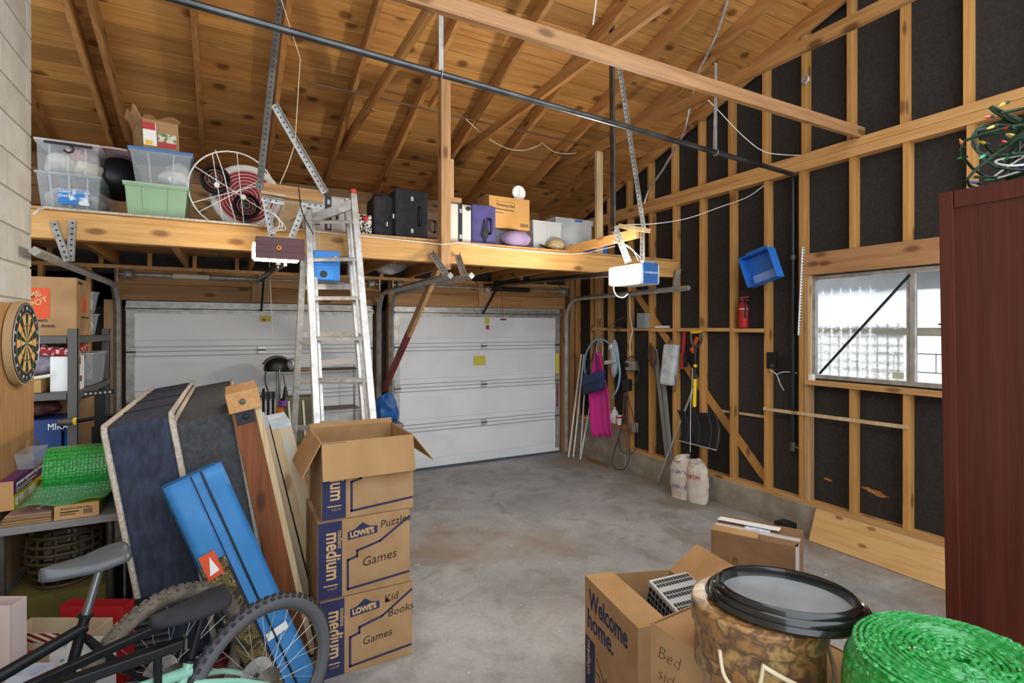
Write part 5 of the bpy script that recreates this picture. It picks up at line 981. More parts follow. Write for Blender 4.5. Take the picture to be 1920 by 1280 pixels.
def ringpt(off,z,t):   # offset an ellipse outward so the moulding keeps its width
    a0,b0=.278,.205; o_=(off-.245)*.72
    MS=.765; return c_+uxm*((a0-.075+o_)*MS*math.cos(t))+wm*((b0-.055+o_)*MS*math.sin(t))+V((0,0,z*MS))
vs=[ringpt(r_,z_,2*math.pi*k/n_) for r_,z_ in fprof for k in range(n_)]; m_=len(fprof)
pr.add(vs,[(i*n_+k,i*n_+(k+1)%n_,((i+1)%m_)*n_+(k+1)%n_,((i+1)%m_)*n_+k) for i in range(m_) for k in range(n_)]).build('frame',pm('black_lacquer','#141312',.22,coat=.6),mi,smooth=True)
B().poly([ringpt(.247,.018,2*math.pi*k/n_) for k in range(n_)],(0,0,1),.004).build('mirror_glass',pm('dusty_mirror','#dfe3e4',.16,.55,col2='#b9c0c3',scale=5),mi)
ORD=('first','second','third','fourth','fifth','sixth','seventh','eighth','ninth')
# ================================================================ FOREGROUND LEFT: CARTON STACK
SX0,SX1,SY=.43,.932,2.95; kraft=pm('kraft_lettering','#c9a271')
def med_carton(i,label,words,open_top=False):
    z0=.422*i; h=.418; dx=(.0,-.012,.008)[i]; o=V((SX0+dx,SY,z0)); u=V((SX1-SX0,0,0)); v=V((0,.46,0))
    if open_top: t=open_carton('stacked_carton',label,o,u,v,h,[('f',-78,.20),('l',-62,.20),('r',-52,.20),('b',80,.03)],'navy printed moving cartons',inner=cardi)
    else:
        t=thing('stacked_carton',label,'box',o+u/2+v/2,'navy printed moving cartons'); B().par(o,u,v,V((0,0,h))).build('carton',cardb,t,bevel=.003)
    if not open_top:
        for z in (h-.003,): B().par(o+V((.0,.215,z+.001)),u,V((0,.03,0)),V((0,0,.002))).build('tape_strip',tape,t)
    yf=SY-.0008; nf=V((0,-1,0)); ux,uz=V((1,0,0)),V((0,0,1)); O=V((o.x,yf,z0))
    B().box(o.x+.002,o.x+.125,yf-.0006,yf+.0004,z0+.004,z0+h-.004).build('navy_stripe',navy,t)
    text('medium',.105,O+V((.045,-.001,h-.06)),-uz,ux,kraft,t,font_w=.25,bold=.002); text('mediana',.036,O+V((.028,-.001,h-.06)) if False else O+V((.103,-.001,h-.055)),-uz,ux,kraft,t,font_w=.095); text('3 CU FT',.014,O+V((.05,-.001,.05)),ux,uz,kraft,t); B().stroke([O+V((.03,-.0012,.074)),O+V((.10,-.0012,.074))],.006,nf,.0006).build('printed_line',kraft,t)
    hl=[(.50,.375),(.33,.265),(.205,.235),(.205,.205),(.155,.193),(.155,.035),(.495,.06)]
    B().stroke([O+V((a_,0,b_)) for a_,b_ in hl],.012,nf,.001).build('house_outline',navy,t)
    if not open_top:
        B().poly([O+V((a_,-.0002,b_)) for a_,b_ in ((.155,.30),(.315,.315),(.315,.355),(.275,.358),(.235,.385),(.19,.352),(.155,.345))],nf,.0008).build('store_badge',navy,t); text("LOWE'S",.042,O+V((.168,-.0015,.312)),V((1,0,.08)),V((-.08,0,1)),kraft,t,font_w=.13,bold=.002)
    for w_,x_,z_,s_ in words: text(w_,s_,O+V((x_,-.001,z_)),V((1,0,.1)),V((-.1,0,1)),ink,t,name='handwriting',shear=.2,bold=-.0004)
    return t
med_carton(0,'moving carton at the bottom of the stack with Kid Books handwriting',(('Kid',.34,.335,.06),('Books',.36,.25,.06),('Games',.22,.13,.06)))
med_carton(1,'moving carton in the middle of the stack with Puzzles handwriting',(('Puzzles',.33,.335,.06),('Games',.23,.14,.07)))
med_carton(2,'open moving carton on top of the stack with its flaps hanging out',(),True)
tag(B().box(.50,.80,3.0,3.3,.846,1.02).build('packed_cloth',brownc,bevel=.03),'brown cloth packed inside the open carton on top','cloth')
# ================================================================ MATTRESSES AND LEANING THINGS
MY0,ML=3.24,1.95; wv=V((-.215,0,1.33)); un_=V((.28,0,.045))
tape_w=pm('mattress_piping','#cfc3b5',.8,col2='#a99a88',scale=60); denim=pm('slate_knit','#3c4355',.9,col2='#2b303e',scale=30,stretch=(1,1,.35),bump=.9,bscale=45); gwk=pm('grey_knit','#4c4d4f',.9,col2='#3c3d3f',scale=40,bump=.3,bscale=160); 
def mattress(label,x0,mat,quilt):
    o=V((x0,MY0,.05)); t=thing('mattress',label,'mattress',(x0+.14,MY0+ML/2,0),'mattresses on edge'); nu=14
    B().par(o,un_,V((0,ML,0)),wv).build('core',mat,t,bevel=.03)
    for a,b in ((V((0,0,0)),'l'),(un_,'r')):
        p=[o+a+V((0,-.004,0)),o+a+wv+V((0,-.004,0)),o+a+wv+V((0,ML,0))]
        c=[p[0],p[0].lerp(p[1],.5),p[1]-wv*.02,p[1]+V((0,.02,.004)),p[1].lerp(p[2],.5)+V((0,0,.006)),p[2]]
        B().tube(c,.014,8).build('piping',tape_w,t,smooth=True)
    if quilt:
        for k in range(1,4): q=o+wv+V((0,ML*k/4,.002)); B().tube([q+un_*.03,q+un_*.5,q+un_*.97],.005,5).build('quilt_seam',pm('seam_dark','#23262f'),t)
    return t
mattress('slate blue quilted mattress standing on edge against the workbench',-.325,denim,True); mattress('plain grey mattress standing on edge beside the quilted one',-.035,gwk,False)
# blue canopy bag
bb=V((.29,2.88,.02)); bt_=V((-.15,3.0,1.16)); ax=(bt_-bb); ex=V((.225,.06,.09)); ey=V((.03,.17,.02)); ex=ex-ax.normalized()*ex.dot(ax.normalized()); ey=ey-ax.normalized()*ey.dot(ax.normalized()); ey=ey-ex.normalized()*ey.dot(ex.normalized()); ey=ey.normalized()*.17; ex=ex.normalized()*.26
if ey.y<0: ey=-ey
bg_=thing('canopy_bag','long sky blue canopy bag with camouflage side leaning on the mattresses','bag',bb); blc=pm('sky_blue_nylon','#3f86c4',.55,col2='#357ab6',scale=4,bump=.4,bscale=9)
o=bb-ex*.5; 
def bagface(u,v):
    p=o+ex*v+ax*u; return p-ey.normalized()*(.02*math.sin(math.pi*v)+.006*math.sin(23*u+5*v))
B().par(o,ex,ey,ax).build('body',blc,bg_,bevel=.02); B().surf(bagface,24,8).build('front_panel',blc,bg_,smooth=True,solid=.004)
camo=bpy.data.materials.new('camouflage'); camo.use_nodes=True; nt=camo.node_tree; N=nt.nodes; L=nt.links; tcn=N.new('ShaderNodeTexCoord'); nz=N.new('ShaderNodeTexNoise'); nz.inputs['Scale'].default_value=16; nz.inputs['Detail'].default_value=7; nz.inputs['Distortion'].default_value=2; L.new(tcn.outputs['Object'],nz.inputs['Vector']); cr=N.new('ShaderNodeValToRGB'); cr.color_ramp.interpolation='CONSTANT'; e=cr.color_ramp.elements; e[0].position=0; e[0].color=lin('#2f2a1c'); e[1].position=.43; e[1].color=lin('#6f5c30')
for pos,cc in ((.5,'#4a4424'),(.55,'#8d7a4a'),(.61,'#2c271c')): el=e.new(pos); el.color=lin(cc)
L.new(nz.outputs['Fac'],cr.inputs[0]); L.new(cr.outputs[0],N['Principled BSDF'].inputs['Base Color']); N['Principled BSDF'].inputs['Roughness'].default_value=.8
nf=-ey.normalized()
B().par(o-ex*.02+ax*.02+nf*.027,ex*.44,nf*.003,ax*.64).build('camouflage_panel',camo,bg_); B().par(o+ex*.03+ax*.60+nf*.031,ex*.27,nf*.002,ax*.10).build('orange_patch',orange,bg_); B().poly([o+ex*.08+ax*.615+nf*.034,o+ex*.25+ax*.62+nf*.034,o+ex*.19+ax*.685+nf*.034],nf,.001).build('white_mark',papr,bg_)
B().tube([o+ex*.62+ax*(k/10)+nf*.032 for k in range(11)],.005,6).build('zipper',blackp,bg_,smooth=True); B().tube([o+ex*.44+ax*(k/10)+nf*.032 for k in range(11)],.003,5).build('seam',navy,bg_); B().par(o+ex*.40+ax*.12+nf*.030,ex*.04,nf*.003,ax*.5).build('black_strap',blackp,bg_)
B().par(o+ex*.48+ax*.26+nf*.031,ex*.4,nf*.002,ax*.03).build('white_tag',papr,bg_)
# bolted bed rail panel
hb0=V((.30,3.18,.0)); hb1=V((-.005,3.2,1.52)); w_=hb1-hb0
hbp=thing('bed_rail_panel','brown wooden bed panel with bolt heads leaning beside the mattresses','bed panel',hb0+V((.07,.2,0))); u=V((.15,0,.03)); 
B().par(hb0+w_*.0,u*.75,V((0,.05,0)),w_*.93).build('rail',redw,hbp,bevel=.004); B().par(hb0+w_*.93+V((-.01,-.02,0)),u*1.05,V((0,.45,0)),w_*.07).build('top_rail',wood('light_fir','#c99a66','#b07e48','#6b4020','y'),hbp,bevel=.004); B().par(hb0+u*.75,u*.2,V((0,.05,0)),w_*.93).build('edge_strip',rawz,hbp); B().par(hb0+V((0,.36,0)),u*.75,V((0,.05,0)),w_*.93).build('rail',redw,hbp)
for f,m in ((.965,dgalv),(.91,blackm)):
    q=hb0+u*.42+w_*f+V((0,-.022 if f>.93 else -.002,0)); B().lathe(q,[(0,0),(.016,0),(.013,.008),(0,.011)],14,(0,-1,0)).build('bolt_head',m,hbp,smooth=True)
B().par(hb0+w_*.885+u*.1+V((0,-.003,0)),u*.6,V((0,.003,0)),w_*.045).build('steel_plate',blackm,hbp)
# painted canvases
paintm=pm('paint_smeared_wood','#cbb596',.75,col2='#9fc4c9',scale=5,sharp=(.58,.72),stretch=(1,1,.5)); lit_top=pm('blue_white_lit_edge','#cfd6dc',.7,col2='#9fb6cc',scale=12)  # canvas top bars: bluish light on the upper edges put into the colour
def canvas(label,b0,t0,wd,dp):
    b0,t0=V(b0),V(t0); w_=t0-b0; t=thing('canvas_frame',label,'canvas',b0,'painted canvases'); u=V((wd,0,wd*.15))
    B().par(b0,u*.4,V((0,.03,0)),w_).build('stretcher_bar',rawz,t); B().par(b0+V((0,dp,0)),u*.4,V((0,.03,0)),w_).build('stretcher_bar',rawz,t); B().par(b0+w_,u,V((0,dp,0)),V((-.003,0,.02))).build('top_bar',lit_top,t); B().par(b0+u*.4,u*.6,V((0,dp,0)),w_).build('canvas_face',paintm,t)
canvas('paint-smeared canvas leaning beside the bed panel',(.45,3.43,.01),(.165,3.43,1.29),.05,.45); canvas('paint-smeared canvas with blue streaks leaning beside the open carton',(.405,3.42,.01),(.17,3.30,1.28),.07,.55) if False else canvas('paint-smeared canvas with blue streaks leaning beside the open carton',(.515,3.44,.01),(.228,3.44,1.27),.11,.45)
# ================================================================ WORKBENCH AND WHAT IS ON IT
TZ=.88; ty0=3.50
tb=thing('folding_table','grey folding table against the block wall','table',(-.77,3.85,0)); B().box(-1.035,-.50,ty0,ty0+.72,TZ-.04,TZ).build('table_top',pm('grey_table','#8f8b89',.6,col2='#827e7c',scale=4),tb,bevel=.006)
for x,y in ((-1.0,ty0+.05),(-.56,ty0+.05),(-1.0,ty0+.66),(-.56,ty0+.66)): B().cyl((x,y,0),(x,y,TZ-.04),.018,12).build('leg',dgalv,tb,smooth=True)
tan=pm('tan_box_end','#c99c68',.8)
# yellow-green flooring carton
x0,x1=X(102,ty0+.02),X(186,ty0+.02); yc_=thing('flooring_carton','lime topped flooring carton with printed end on the table','box',((x0+x1)/2,ty0+.3,TZ)); B().box(x0,x1,ty0+.012,ty0+.70,TZ+.001,TZ+.072).build('carton',tan,yc_,bevel=.002); B().box(x0,x1,ty0+.014,ty0+.70,TZ+.0715,TZ+.074).build('lime_top',lime,yc_); B().box(x1-.001,x1+.0015,ty0+.014,ty0+.70,TZ+.002,TZ+.072).build('lime_side',pm('olive_side','#7d7a1e',.7),yc_)
text('SMARTCORE Ultra',.016,(x0+.025,ty0+.0105,TZ+.05),(1,0,0),(0,0,1),ink,yc_); B().stroke([(x0+.025,ty0+.011,TZ+.038),(x0+.10,ty0+.011,TZ+.038)],.006,(0,-1,0),.0006).stroke([(x0+.025,ty0+.011,TZ+.026),(x0+.085,ty0+.011,TZ+.026)],.004,(0,-1,0),.0006).build('printed_lines',ink,yc_); b=B()
for k in range(10): b.box(x1-.065+.004*k,x1-.065+.004*k+.002,ty0+.0105,ty0+.012,TZ+.02,TZ+.045)
b.build('barcode',ink,yc_)
# flattened sleeves
fs0,fs1=-1.0,x0-.012
for k in range(5):
    o_=tag(B().box(fs0+.004*k,fs1-.003*(k%2),ty0+.02+.006*(k%3),ty0+.62,TZ+.001+.010*k,TZ+.009+.010*k).build('flattened_sleeve',cardb if k<4 else pm('purple_sleeve','#8a5a72',.7,col2='#a98876',scale=3)),ORD[k]+' flattened cardboard sleeve from the bottom of the flat stack' if k<4 else 'purple printed sleeve on top of the flat stack','cardboard','flat sleeves on the table')
pf_=bpy.data.objects['flattened_sleeve.004']; text('premium engineered',.04,(fs0+.13,ty0+.10,TZ+.0495),(.25,1,0),(-1,.25,0),papr,pf_)
# purple / yellow carton lying behind
pz=TZ+.053; px1=-.975; pc=thing('flooring_carton','purple and yellow flooring carton lying along the block wall','box',(-.99,3.95,pz)); B().box(-1.034,px1,3.62,4.15,pz,pz+.15).build('carton',tan,pc,bevel=.002); B().box(px1-.001,px1+.0012,3.622,4.148,pz+.075,pz+.15).build('purple_band',purple,pc); B().box(px1-.001,px1+.0012,3.622,4.148,pz+.001,pz+.075).build('yellow_band',pm('acid_yellow','#d5cf28',.6),pc); B().box(-1.034,px1,3.622,4.148,pz+.1495,pz+.1515).build('purple_top',purple,pc)
text('premium engineered vinyl flooring',.034,(px1+.0015,3.66,pz+.115),(0,1,0),(0,0,1),white,pc,font_w=.46); B().stroke([(px1+.001,3.66,pz+.098),(px1+.001,3.98,pz+.098)],.007,(1,0,0),.0008).stroke([(px1+.001,3.66,pz+.085),(px1+.001,3.9,pz+.085)],.005,(1,0,0),.0008).build('printed_lines',white,pc); text('SMARTCORE',.055,(px1+.0015,3.65,pz+.018),(0,1,0),(0,0,1),white,pc,font_w=.30,bold=.002); text('Ultra',.05,(px1+.0015,3.99,pz+.02),(0,1,0),(0,0,1),ink,pc,shear=.3)
oc2=tag(B().box(x0-.02,x0+.06,3.80,4.15,TZ+.09,TZ+.19).build('olive_carton',pm('olive_carton','#6f7a22',.7)),'olive green carton end behind the bubble wrap roll','box')
oc2.location.z=TZ+.0755
# lying bubble wrap roll with loose sheet
ry,rz_=3.76,TZ+.076+.132; rl=thing('bubble_wrap_roll','green bubble wrap roll lying on the flooring cartons','bubble wrap',(-.72,ry,TZ+.076)); B().lathe((X(92,ry),ry,rz_),[(.03,0),(.130,.0),(.132,.1),(.131,.4),(.03,.4)],36,(1,0,0)).build('roll',bub,rl,smooth=True)
B().surf(lambda u,v:(X(92,ry)-.03+.36*v-.05*u,ry-.10-.14*u,TZ+.085+.07*(1-u)**2+.012*math.sin(9*v)*u),10,12).build('loose_sheet',bubs,rl,smooth=True,solid=.006)
gb=thing('grey_tote','grey clear plastic tote with wire handle at the table end','tote',(-1.0,3.55,pz+.155)); B().taper((-.992,3.98,pz+.153),.07,.20,.09,.085,.26).build('tote_body',clear2,gb); B().tube(smoothpath([(-.992,3.86,pz+.24),(-.992,3.92,pz+.30),(-.992,4.04,pz+.30),(-.992,4.10,pz+.24)],4),.004,6).build('wire_handle',brownc,gb,smooth=True)
# dartboard
dbc=atx(33,643,-1.035); db=thing('dartboard','round dartboard hanging on the plywood sheet','dartboard',dbc); DX=V((1,0,0)); 
B().lathe(dbc,[(0,0),(.235,0),(.235,.036),(0,.036)],48,(1,0,0)).build('board',pm('sisal_rim','#b89a70',.9),db); B().lathe(dbc,[(0,.036),(.225,.036),(.225,.039),(0,.039)],48,(1,0,0)).build('number_field',pm('dart_black','#2a2a28',.8),db)
mats=[pm('dart_cream','#d9b870',.85),pm('dart_brown_black','#33291f',.85),pm('dart_red','#a8342c',.8),pm('dart_green','#3d8a63',.8)]
def dsec(r0,r1,a0,a1,x):
    n=4; p=[dbc+V((x,r0*math.cos(a0+(a1-a0)*k/n),r0*math.sin(a0+(a1-a0)*k/n))) for k in range(n+1)]; q=[dbc+V((x,r1*math.cos(a0+(a1-a0)*k/n),r1*math.sin(a0+(a1-a0)*k/n))) for k in range(n+1)]; return p+q[::-1]
for k in range(20):
    a0=2*math.pi*(k-.5)/20; a1=a0+2*math.pi/20; i=k%2
    B().poly(dsec(.016,.098,a0,a1,.0392),DX,.0008).build('segment',mats[i],db); B().poly(dsec(.107,.162,a0,a1,.0392),DX,.0008).build('segment',mats[i],db)
    B().poly(dsec(.098,.107,a0,a1,.0392),DX,.001).build('treble_segment',mats[2+i],db); B().poly(dsec(.162,.171,a0,a1,.0392),DX,.001).build('double_segment',mats[2+i],db)
for k,n_ in enumerate((6,13,4,18,1,20,5,12,9,14,11,8,16,7,19,3,17,2,15,10)):
    a=2*math.pi*k/20; text(str(n_),.026,dbc+V((.0395,.195*math.cos(a)-.012,.195*math.sin(a)-.009)),(0,1,0),(0,0,1),papr,db,name='number')
B().lathe(dbc,[(0,.0392),(.016,.0392),(.016,.0405),(0,.0405)],16,(1,0,0)).build('bull',mats[3],db); B().ring(dbc+V((.04,0,0)),.218,.0018,(1,0,0),48,5).build('number_ring',alu,db)
# ================================================================ UNDER THE TABLE AND ON THE FLOOR
bk=thing('wicker_basket','dark round wicker basket under the table','basket',(-.78,3.72,.50)); wick=pm('dark_wicker','#4a3820',.7)
bx_=thing('storage_carton','olive brown carton under the table carrying the basket','box',(-.78,3.75,0)); B().box(-1.02,-.58,3.58,4.1,0,.48).build('carton',pm('olive_brown_card','#6d6128',.85,col2='#5b5122',scale=5),bx_,bevel=.004)
c=V((-.80,3.76,.482)); 
for k in range(7): z=.01+.045*k; B().ring(c+V((0,0,z)),.12+.045*math.sin(k/6*2.2),.010,(0,0,1),30,6).build('hoop',wick,bk,smooth=True)
for k in range(12):
    a=k*math.pi/6; B().tube([c+V((math.cos(a)*(.12+.045*math.sin(j/6*2.2)),math.sin(a)*(.12+.045*math.sin(j/6*2.2)),.01+.045*j)) for j in range(7)],.005,5).build('stave',wick,bk,smooth=True)
B().lathe(c,[(0,0),(.125,0),(.125,.012),(0,.012)],24).build('base',wick,bk)
# fanned olive folders
for k in range(9):
    p=V((-.99+.010*k,3.42-.010*k,.04+.032*k)); tag(B().par(p,V((.36,.03,0)),V((-.0,.15,.05)),V((0,0,.010))).build('floor_plank_sheet',pm('olive_sheet','#8a7c2c',.8,col2='#776a22',scale=4)),ORD[k]+' olive sheet from the bottom of the fanned pile under the table','sheet','fanned olive sheets')
tag(B().par((-1.0,3.34,.001),(.40,.03,0),(-.01,.22,0),(0,0,.036)).build('pile_carton',brownc),'low brown carton under the fanned olive sheets','box')
gv=thing('ribbed_vent','black ribbed metal vent panel leaning beside the mattress','vent',(-.52,3.12,0)); go=V((-.46,3.10,0)); gu=V((.20,-.02,0)); gw_=V((-.0,.09,.52)); B().par(go,gu,V((0,.03,0)),gw_).build('panel',blackm,gv)
for k in range(16): B().par(go+gw_*((k+.5)/17)+V((0,-.012,0)),gu,V((0,.012,.003)),gw_*.018).build('fin',dgalv,gv)
# gift bags
def gift(label,o,u,v,h,mat,border=None,ribbon=None,name='gift_bag'):
    o,u,v=V(o),V(u),V(v); t=thing(name,label,'bag',o+u/2+v/2,'gift bags on the floor'); w=V((0,0,h)); B().par(o,u,v*.02,w).build('front_panel',mat,t); B().par(o+v,u,v*.02,w).build('back_panel',mat,t); B().par(o,u*.01,v,w).build('gusset',mat,t); B().par(o+u*.99,u*.01,v,w).build('gusset',mat,t); B().par(o,u,v,V((0,0,.004))).build('base_panel',mat,t)
    nf=-v.normalized()
    if border:
        B().par(o+w*.92+nf*.001,u,nf*.001,w*.08).build('striped_border',border,t); B().par(o+u*.94+nf*.001,u*.06,nf*.001,w*.92).build('striped_border',border,t)
    if ribbon:
        q=o+w*.86+u*.3+nf*.004; B().tube(smoothpath([q,q+u*.12-w*.22+nf*.02,q+u*.26-w*.30+nf*.02,q+u*.24-w*.16+nf*.03,q+u*.14-w*.22+nf*.03],4),.008,6).build('ribbon',ribbon,t,smooth=True); q=q+u*.34; B().tube(smoothpath([q,q+u*.10-w*.18+nf*.02,q+u*.13-w*.36+nf*.02],4),.010,6).build('ribbon',ribbon,t,smooth=True)
    return t
cstripe=bpy.data.materials.new('candy_stripe'); cstripe.use_nodes=True; nt=cstripe.node_tree; N=nt.nodes; L=nt.links; tcn=N.new('ShaderNodeTexCoord'); wvn=N.new('ShaderNodeTexWave'); wvn.inputs['Scale'].default_value=24; wvn.bands_direction='DIAGONAL'; L.new(tcn.outputs['Object'],wvn.inputs['Vector']); cr=N.new('ShaderNodeValToRGB'); cr.color_ramp.interpolation='CONSTANT'; cr.color_ramp.elements[0].color=lin('#8d2323'); cr.color_ramp.elements[1].position=.5; cr.color_ramp.elements[1].color=lin('#e6d9c6'); L.new(wvn.outputs['Fac'],cr.inputs[0]); L.new(cr.outputs[0],N['Principled BSDF'].inputs['Base Color'])
creamp=pm('cream_gift_paper','#d9c7a6',.6,col2='#c9ab86',scale=3); floral=pm('pale_floral_paper','#e6e2dc',.6,col2='#7fb0ae',scale=22,sharp=(.62,.66))
gift('cream gift bag with candy stripe border and red ribbons',(-.87,3.13,0),(.335,-.18,0),(.06,.11,0),.52,creamp,cstripe,redp); gift('glossy red gift bag behind the striped one',(-.70,3.21,0),(.27,-.145,0),(.03,.06,0),.56,redp); gift('pale floral gift bag beside the bicycle',(-.655,2.85,0),(.175,-.095,0),(.05,.09,0),.53,floral); gift('white gift bag with blue dots in front of the striped one',(-.76,2.74,0),(.10,-.05,0),(.04,.07,0),.52,pm('white_blue_dot','#dfe3ee',.6,col2='#9fb3d6',scale=16,sharp=(.6,.65)))
gift('plain pale pink paper bag beside the striped gift bag',(-.97,2.97,0),(.19,-.10,0),(.03,.07,0),.74,pm('pale_pink_paper','#e3cfcb',.7))
for lab,c,m,sd in (('dark cloth heap on the floor below the mattress',(-.2,3.02,.13),charc,1),('dark red tote heap beside the blue canopy bag',(-.04,3.0,.12),dred,2),('navy cloth heap beside the bicycle wheel',(-.33,2.98,.11),navy,3)):
    tag(B().blob(c,.16,.13,.13,sd,.12,flat=.11).build('cloth_heap',m,smooth=True),lab,'cloth')
# ================================================================ BICYCLES
def bicycle(label,rear,head,frame_m,sad_m,sh,post_m,wr=.345,tw=.030,saddle_dir=None,tread=blackr):
    rear=V(rear); f=V((math.cos(head),math.sin(head),0)); s=V((-f.y,f.x,0)); t=thing('bicycle',label,'bicycle',V((rear.x,rear.y,0))+f*.5,'bicycles'); P=lambda a,b,z: V((rear.x,rear.y,0))+f*a+s*b+V((0,0,z)); z0=wr+tw
    for a in (0,1.06):
        c=P(a,0,z0); w=B().ring(c,wr,tw,s,48,10).build('tyre',tread,t,smooth=True); kn=B()
        for k in range(60):
            an=2*math.pi*k/60
            for j in (-1,0,1):
                an2=an+(.05 if j==0 else 0); d=f*math.cos(an2)+V((0,0,math.sin(an2))); tg=-f*math.sin(an2)+V((0,0,math.cos(an2))); q=c+d*(wr+tw*math.cos(j*.7))+s*(tw*math.sin(j*.7)); nn=(d*math.cos(j*.7)+s*math.sin(j*.7)); sd=nn.cross(tg); kn.par(q-tg*.008-sd*.006-nn*.002,tg*.016,sd*.012,nn*.008)
        kn.build('tread_knobs',blackr if tread==tyre_g else tread,w,kind='stuff'); B().ring(c,wr-tw*.95,.010,s,48,6).build('rim',dgalv,t,smooth=True); B().cyl(c-s*.045,c+s*.045,.018,12).build('hub',blackm,t); sp=B()
        for k in range(28):
            an=2*math.pi*k/28; d=f*math.cos(an)+V((0,0,math.sin(an))); d2=f*math.cos(an+.5*(1 if k%2 else -1))+V((0,0,math.sin(an+.5*(1 if k%2 else -1)))); sp.tube([c+d2*.018+s*(.03 if k%2 else -.03),c+d*(wr-tw)],.0016,4)
        sp.build('spokes',galv,t,kind='stuff')
        B().lathe(c-s*.05,[(.03,0),(.08,0),(.08,.002),(.03,.002)],28,s).build('disc_rotor',alu,t)
    bbk=P(.43,0,.30); st=P(.30,0,sh-.20); hd=P(.86,0,.66); hd2=P(.90,0,.54); ra=P(0,0,z0)
    for nm,a,b,r in (('seat_tube',bbk,st,.018),('top_tube',st+V((0,0,-.04)),hd,.021),('down_tube',bbk,hd2,.025),('head_tube',hd2,hd+V((-.0,0,.04)),.024)): B().cyl(a,b,r,14).build(nm,frame_m,t,smooth=True)
    for k in (-1,1):
        B().tube(smoothpath([ra+s*.06*k,P(.14,.06*k,z0+.10+.0*k),st+s*.02*k+V((0,0,-.08))],4),.011,8).build('seat_stay',frame_m,t,smooth=True); B().tube(smoothpath([ra+s*.06*k,P(.2,.055*k,z0-.01),bbk+s*.03*k],4),.012,8).build('chain_stay',frame_m,t,smooth=True); B().tube([P(1.06,.06*k,z0),P(.98,.055*k,.56),hd2+s*.04*k],.014,8).build('fork_leg',blackm,t,smooth=True)
        B().bar(bbk+s*.06*k,bbk+s*.07*k+f*(.12*k)+V((0,0,-.11*k)),.016,.03,up=s).build('crank_arm',dgalv,t); B().box(0,.1,0,.1,0,.1) ; pq=bbk+s*.11*k+f*(.12*k)+V((0,0,-.11*k)); B().par(pq-f*.05-s*.045-V((0,0,.01)),f*.1,s*.09,V((0,0,.02))).build('pedal',blackp,t)
    B().lathe(bbk+s*.05,[(.02,0),(.09,0),(.09,.004),(.02,.004)],24,s).build('chain_ring',blackm,t); B().lathe(ra+s*.03,[(.02,0),(.065,0),(.02,.03)],20,s).build('cassette',dgalv,t)
    B().cyl(st,P(.245,0,sh-.02),.0145,12).build('seat_post',post_m,t,smooth=True); B().ring(st,.021,.006,(st-bbk),20,6).build('seat_clamp',blackm,t)
    B().cyl(hd+V((0,0,.02)),hd+V((0,0,.14)),.018,10).build('stem',blackm,t); hbz=hd.z+.15; B().tube(smoothpath([P(.84,-.36,hbz+.02),P(.88,-.15,hbz),P(.90,0,hbz-.01),P(.88,.15,hbz),P(.84,.36,hbz+.02)],4),.014,8).build('handlebar',blackm,t,smooth=True)
    for k in (-1,1): B().cyl(P(.845,.24*k,hbz+.015),P(.84,.37*k,hbz+.02),.018,10).build('grip',blackr,t,smooth=True)
    # saddle: wide tail, narrow nose
    sc=P(.27,0,sh); nose=f
    def sadf(u,v):
        L_=.27*(u-.38); w=.072*(1-u)**1.1+.018+.012*math.sin(math.pi*u); 
        if u<.12: w*=.55+.45*u/.12
        if u>.9: w*=(1-(u-.9)*6)
        an=math.pi*(v-.5); return sc+nose*L_+s*(w*math.sin(an))+V((0,0,.045*math.cos(an)**.8*(1 if math.cos(an)>0 else 0)-.028+.012*abs(u-.45)*2))
    sd=B().surf(sadf,18,12).build('saddle',sad_m,t,smooth=True,solid=.008)
    for k in (-1,1): B().tube([sc+nose*-.07+s*.03*k+V((0,0,-.015)),sc+nose*-.03+s*.022*k+V((0,0,-.035)),sc+nose*.05+s*.02*k+V((0,0,-.035)),sc+nose*.13+s*.008*k+V((0,0,-.015))],.004,6).build('saddle_rail',galv,sd,smooth=True)
    return t
mint=pm('mint_paint','#8cc4ae',.28,coat=.6); tyre_g=pm('tyre_grey','#56565a',.7)
ra=atz(492,1272,.36); head1=math.atan2(-.47*.72-.88*.0,-.88)
fd=V((cT,-sT,0))*-.52+V((sT,cT,0))*-.85; bicycle('mint green mountain bicycle parked before the blue canopy bag',(ra.x,ra.y,0),math.atan2(fd.y,fd.x),mint,charc,.80,blackm,wr=.32,tread=tyre_g)
fd=V((cT,-sT,0))*-.42+V((sT,cT,0))*-.90; rb_=atz(312,1278,.36); bicycle('black bicycle with grey saddle beside the striped gift bag',(rb_.x,rb_.y,0),math.atan2(fd.y,fd.x),blackm,pm('grey_saddle','#57595c',.3),.99,pm('grey_post','#77797c',.3,.7),tread=pm('dusty_tyre','#7d7266',.9,col2='#5c544b',scale=20))
# ================================================================ BEHIND THE LADDER
wy_=6.15; ws=thing('wire_shelf','chrome wire shelf rack behind the ladder','shelf',(X(600,wy_),wy_+.2,0)); wx0,wx1=X(524,wy_),X(676,wy_); chrome=pm('chrome_wire','#b7b8b8',.25,.9)
wzs=[Z(600,694,wy_),Z(600,770,wy_),.45]
for x in (wx0,wx1):
    for y in (wy_,wy_+.34): B().cyl((x,y,0),(x,y,wzs[0]+.03),.012,10).build('post',chrome,ws,smooth=True)
for z in wzs:
    b=B()
    for k in range(9): b.tube([(wx0,wy_+.0425*k,z),(wx1,wy_+.0425*k,z)],.003,5)
    for y in (wy_,wy_+.34):
        b.tube([(wx0,y,z-.03),(wx1,y,z-.03)],.003,5)
        for k in range(16): x=wx0+(wx1-wx0)*k/16; b.tube([(x,y,z),(x+(wx1-wx0)/32,y,z-.03),(x+(wx1-wx0)/16,y,z)],.002,4)
    b.build('wire_deck',chrome,ws)
zt=wzs[0]+.004
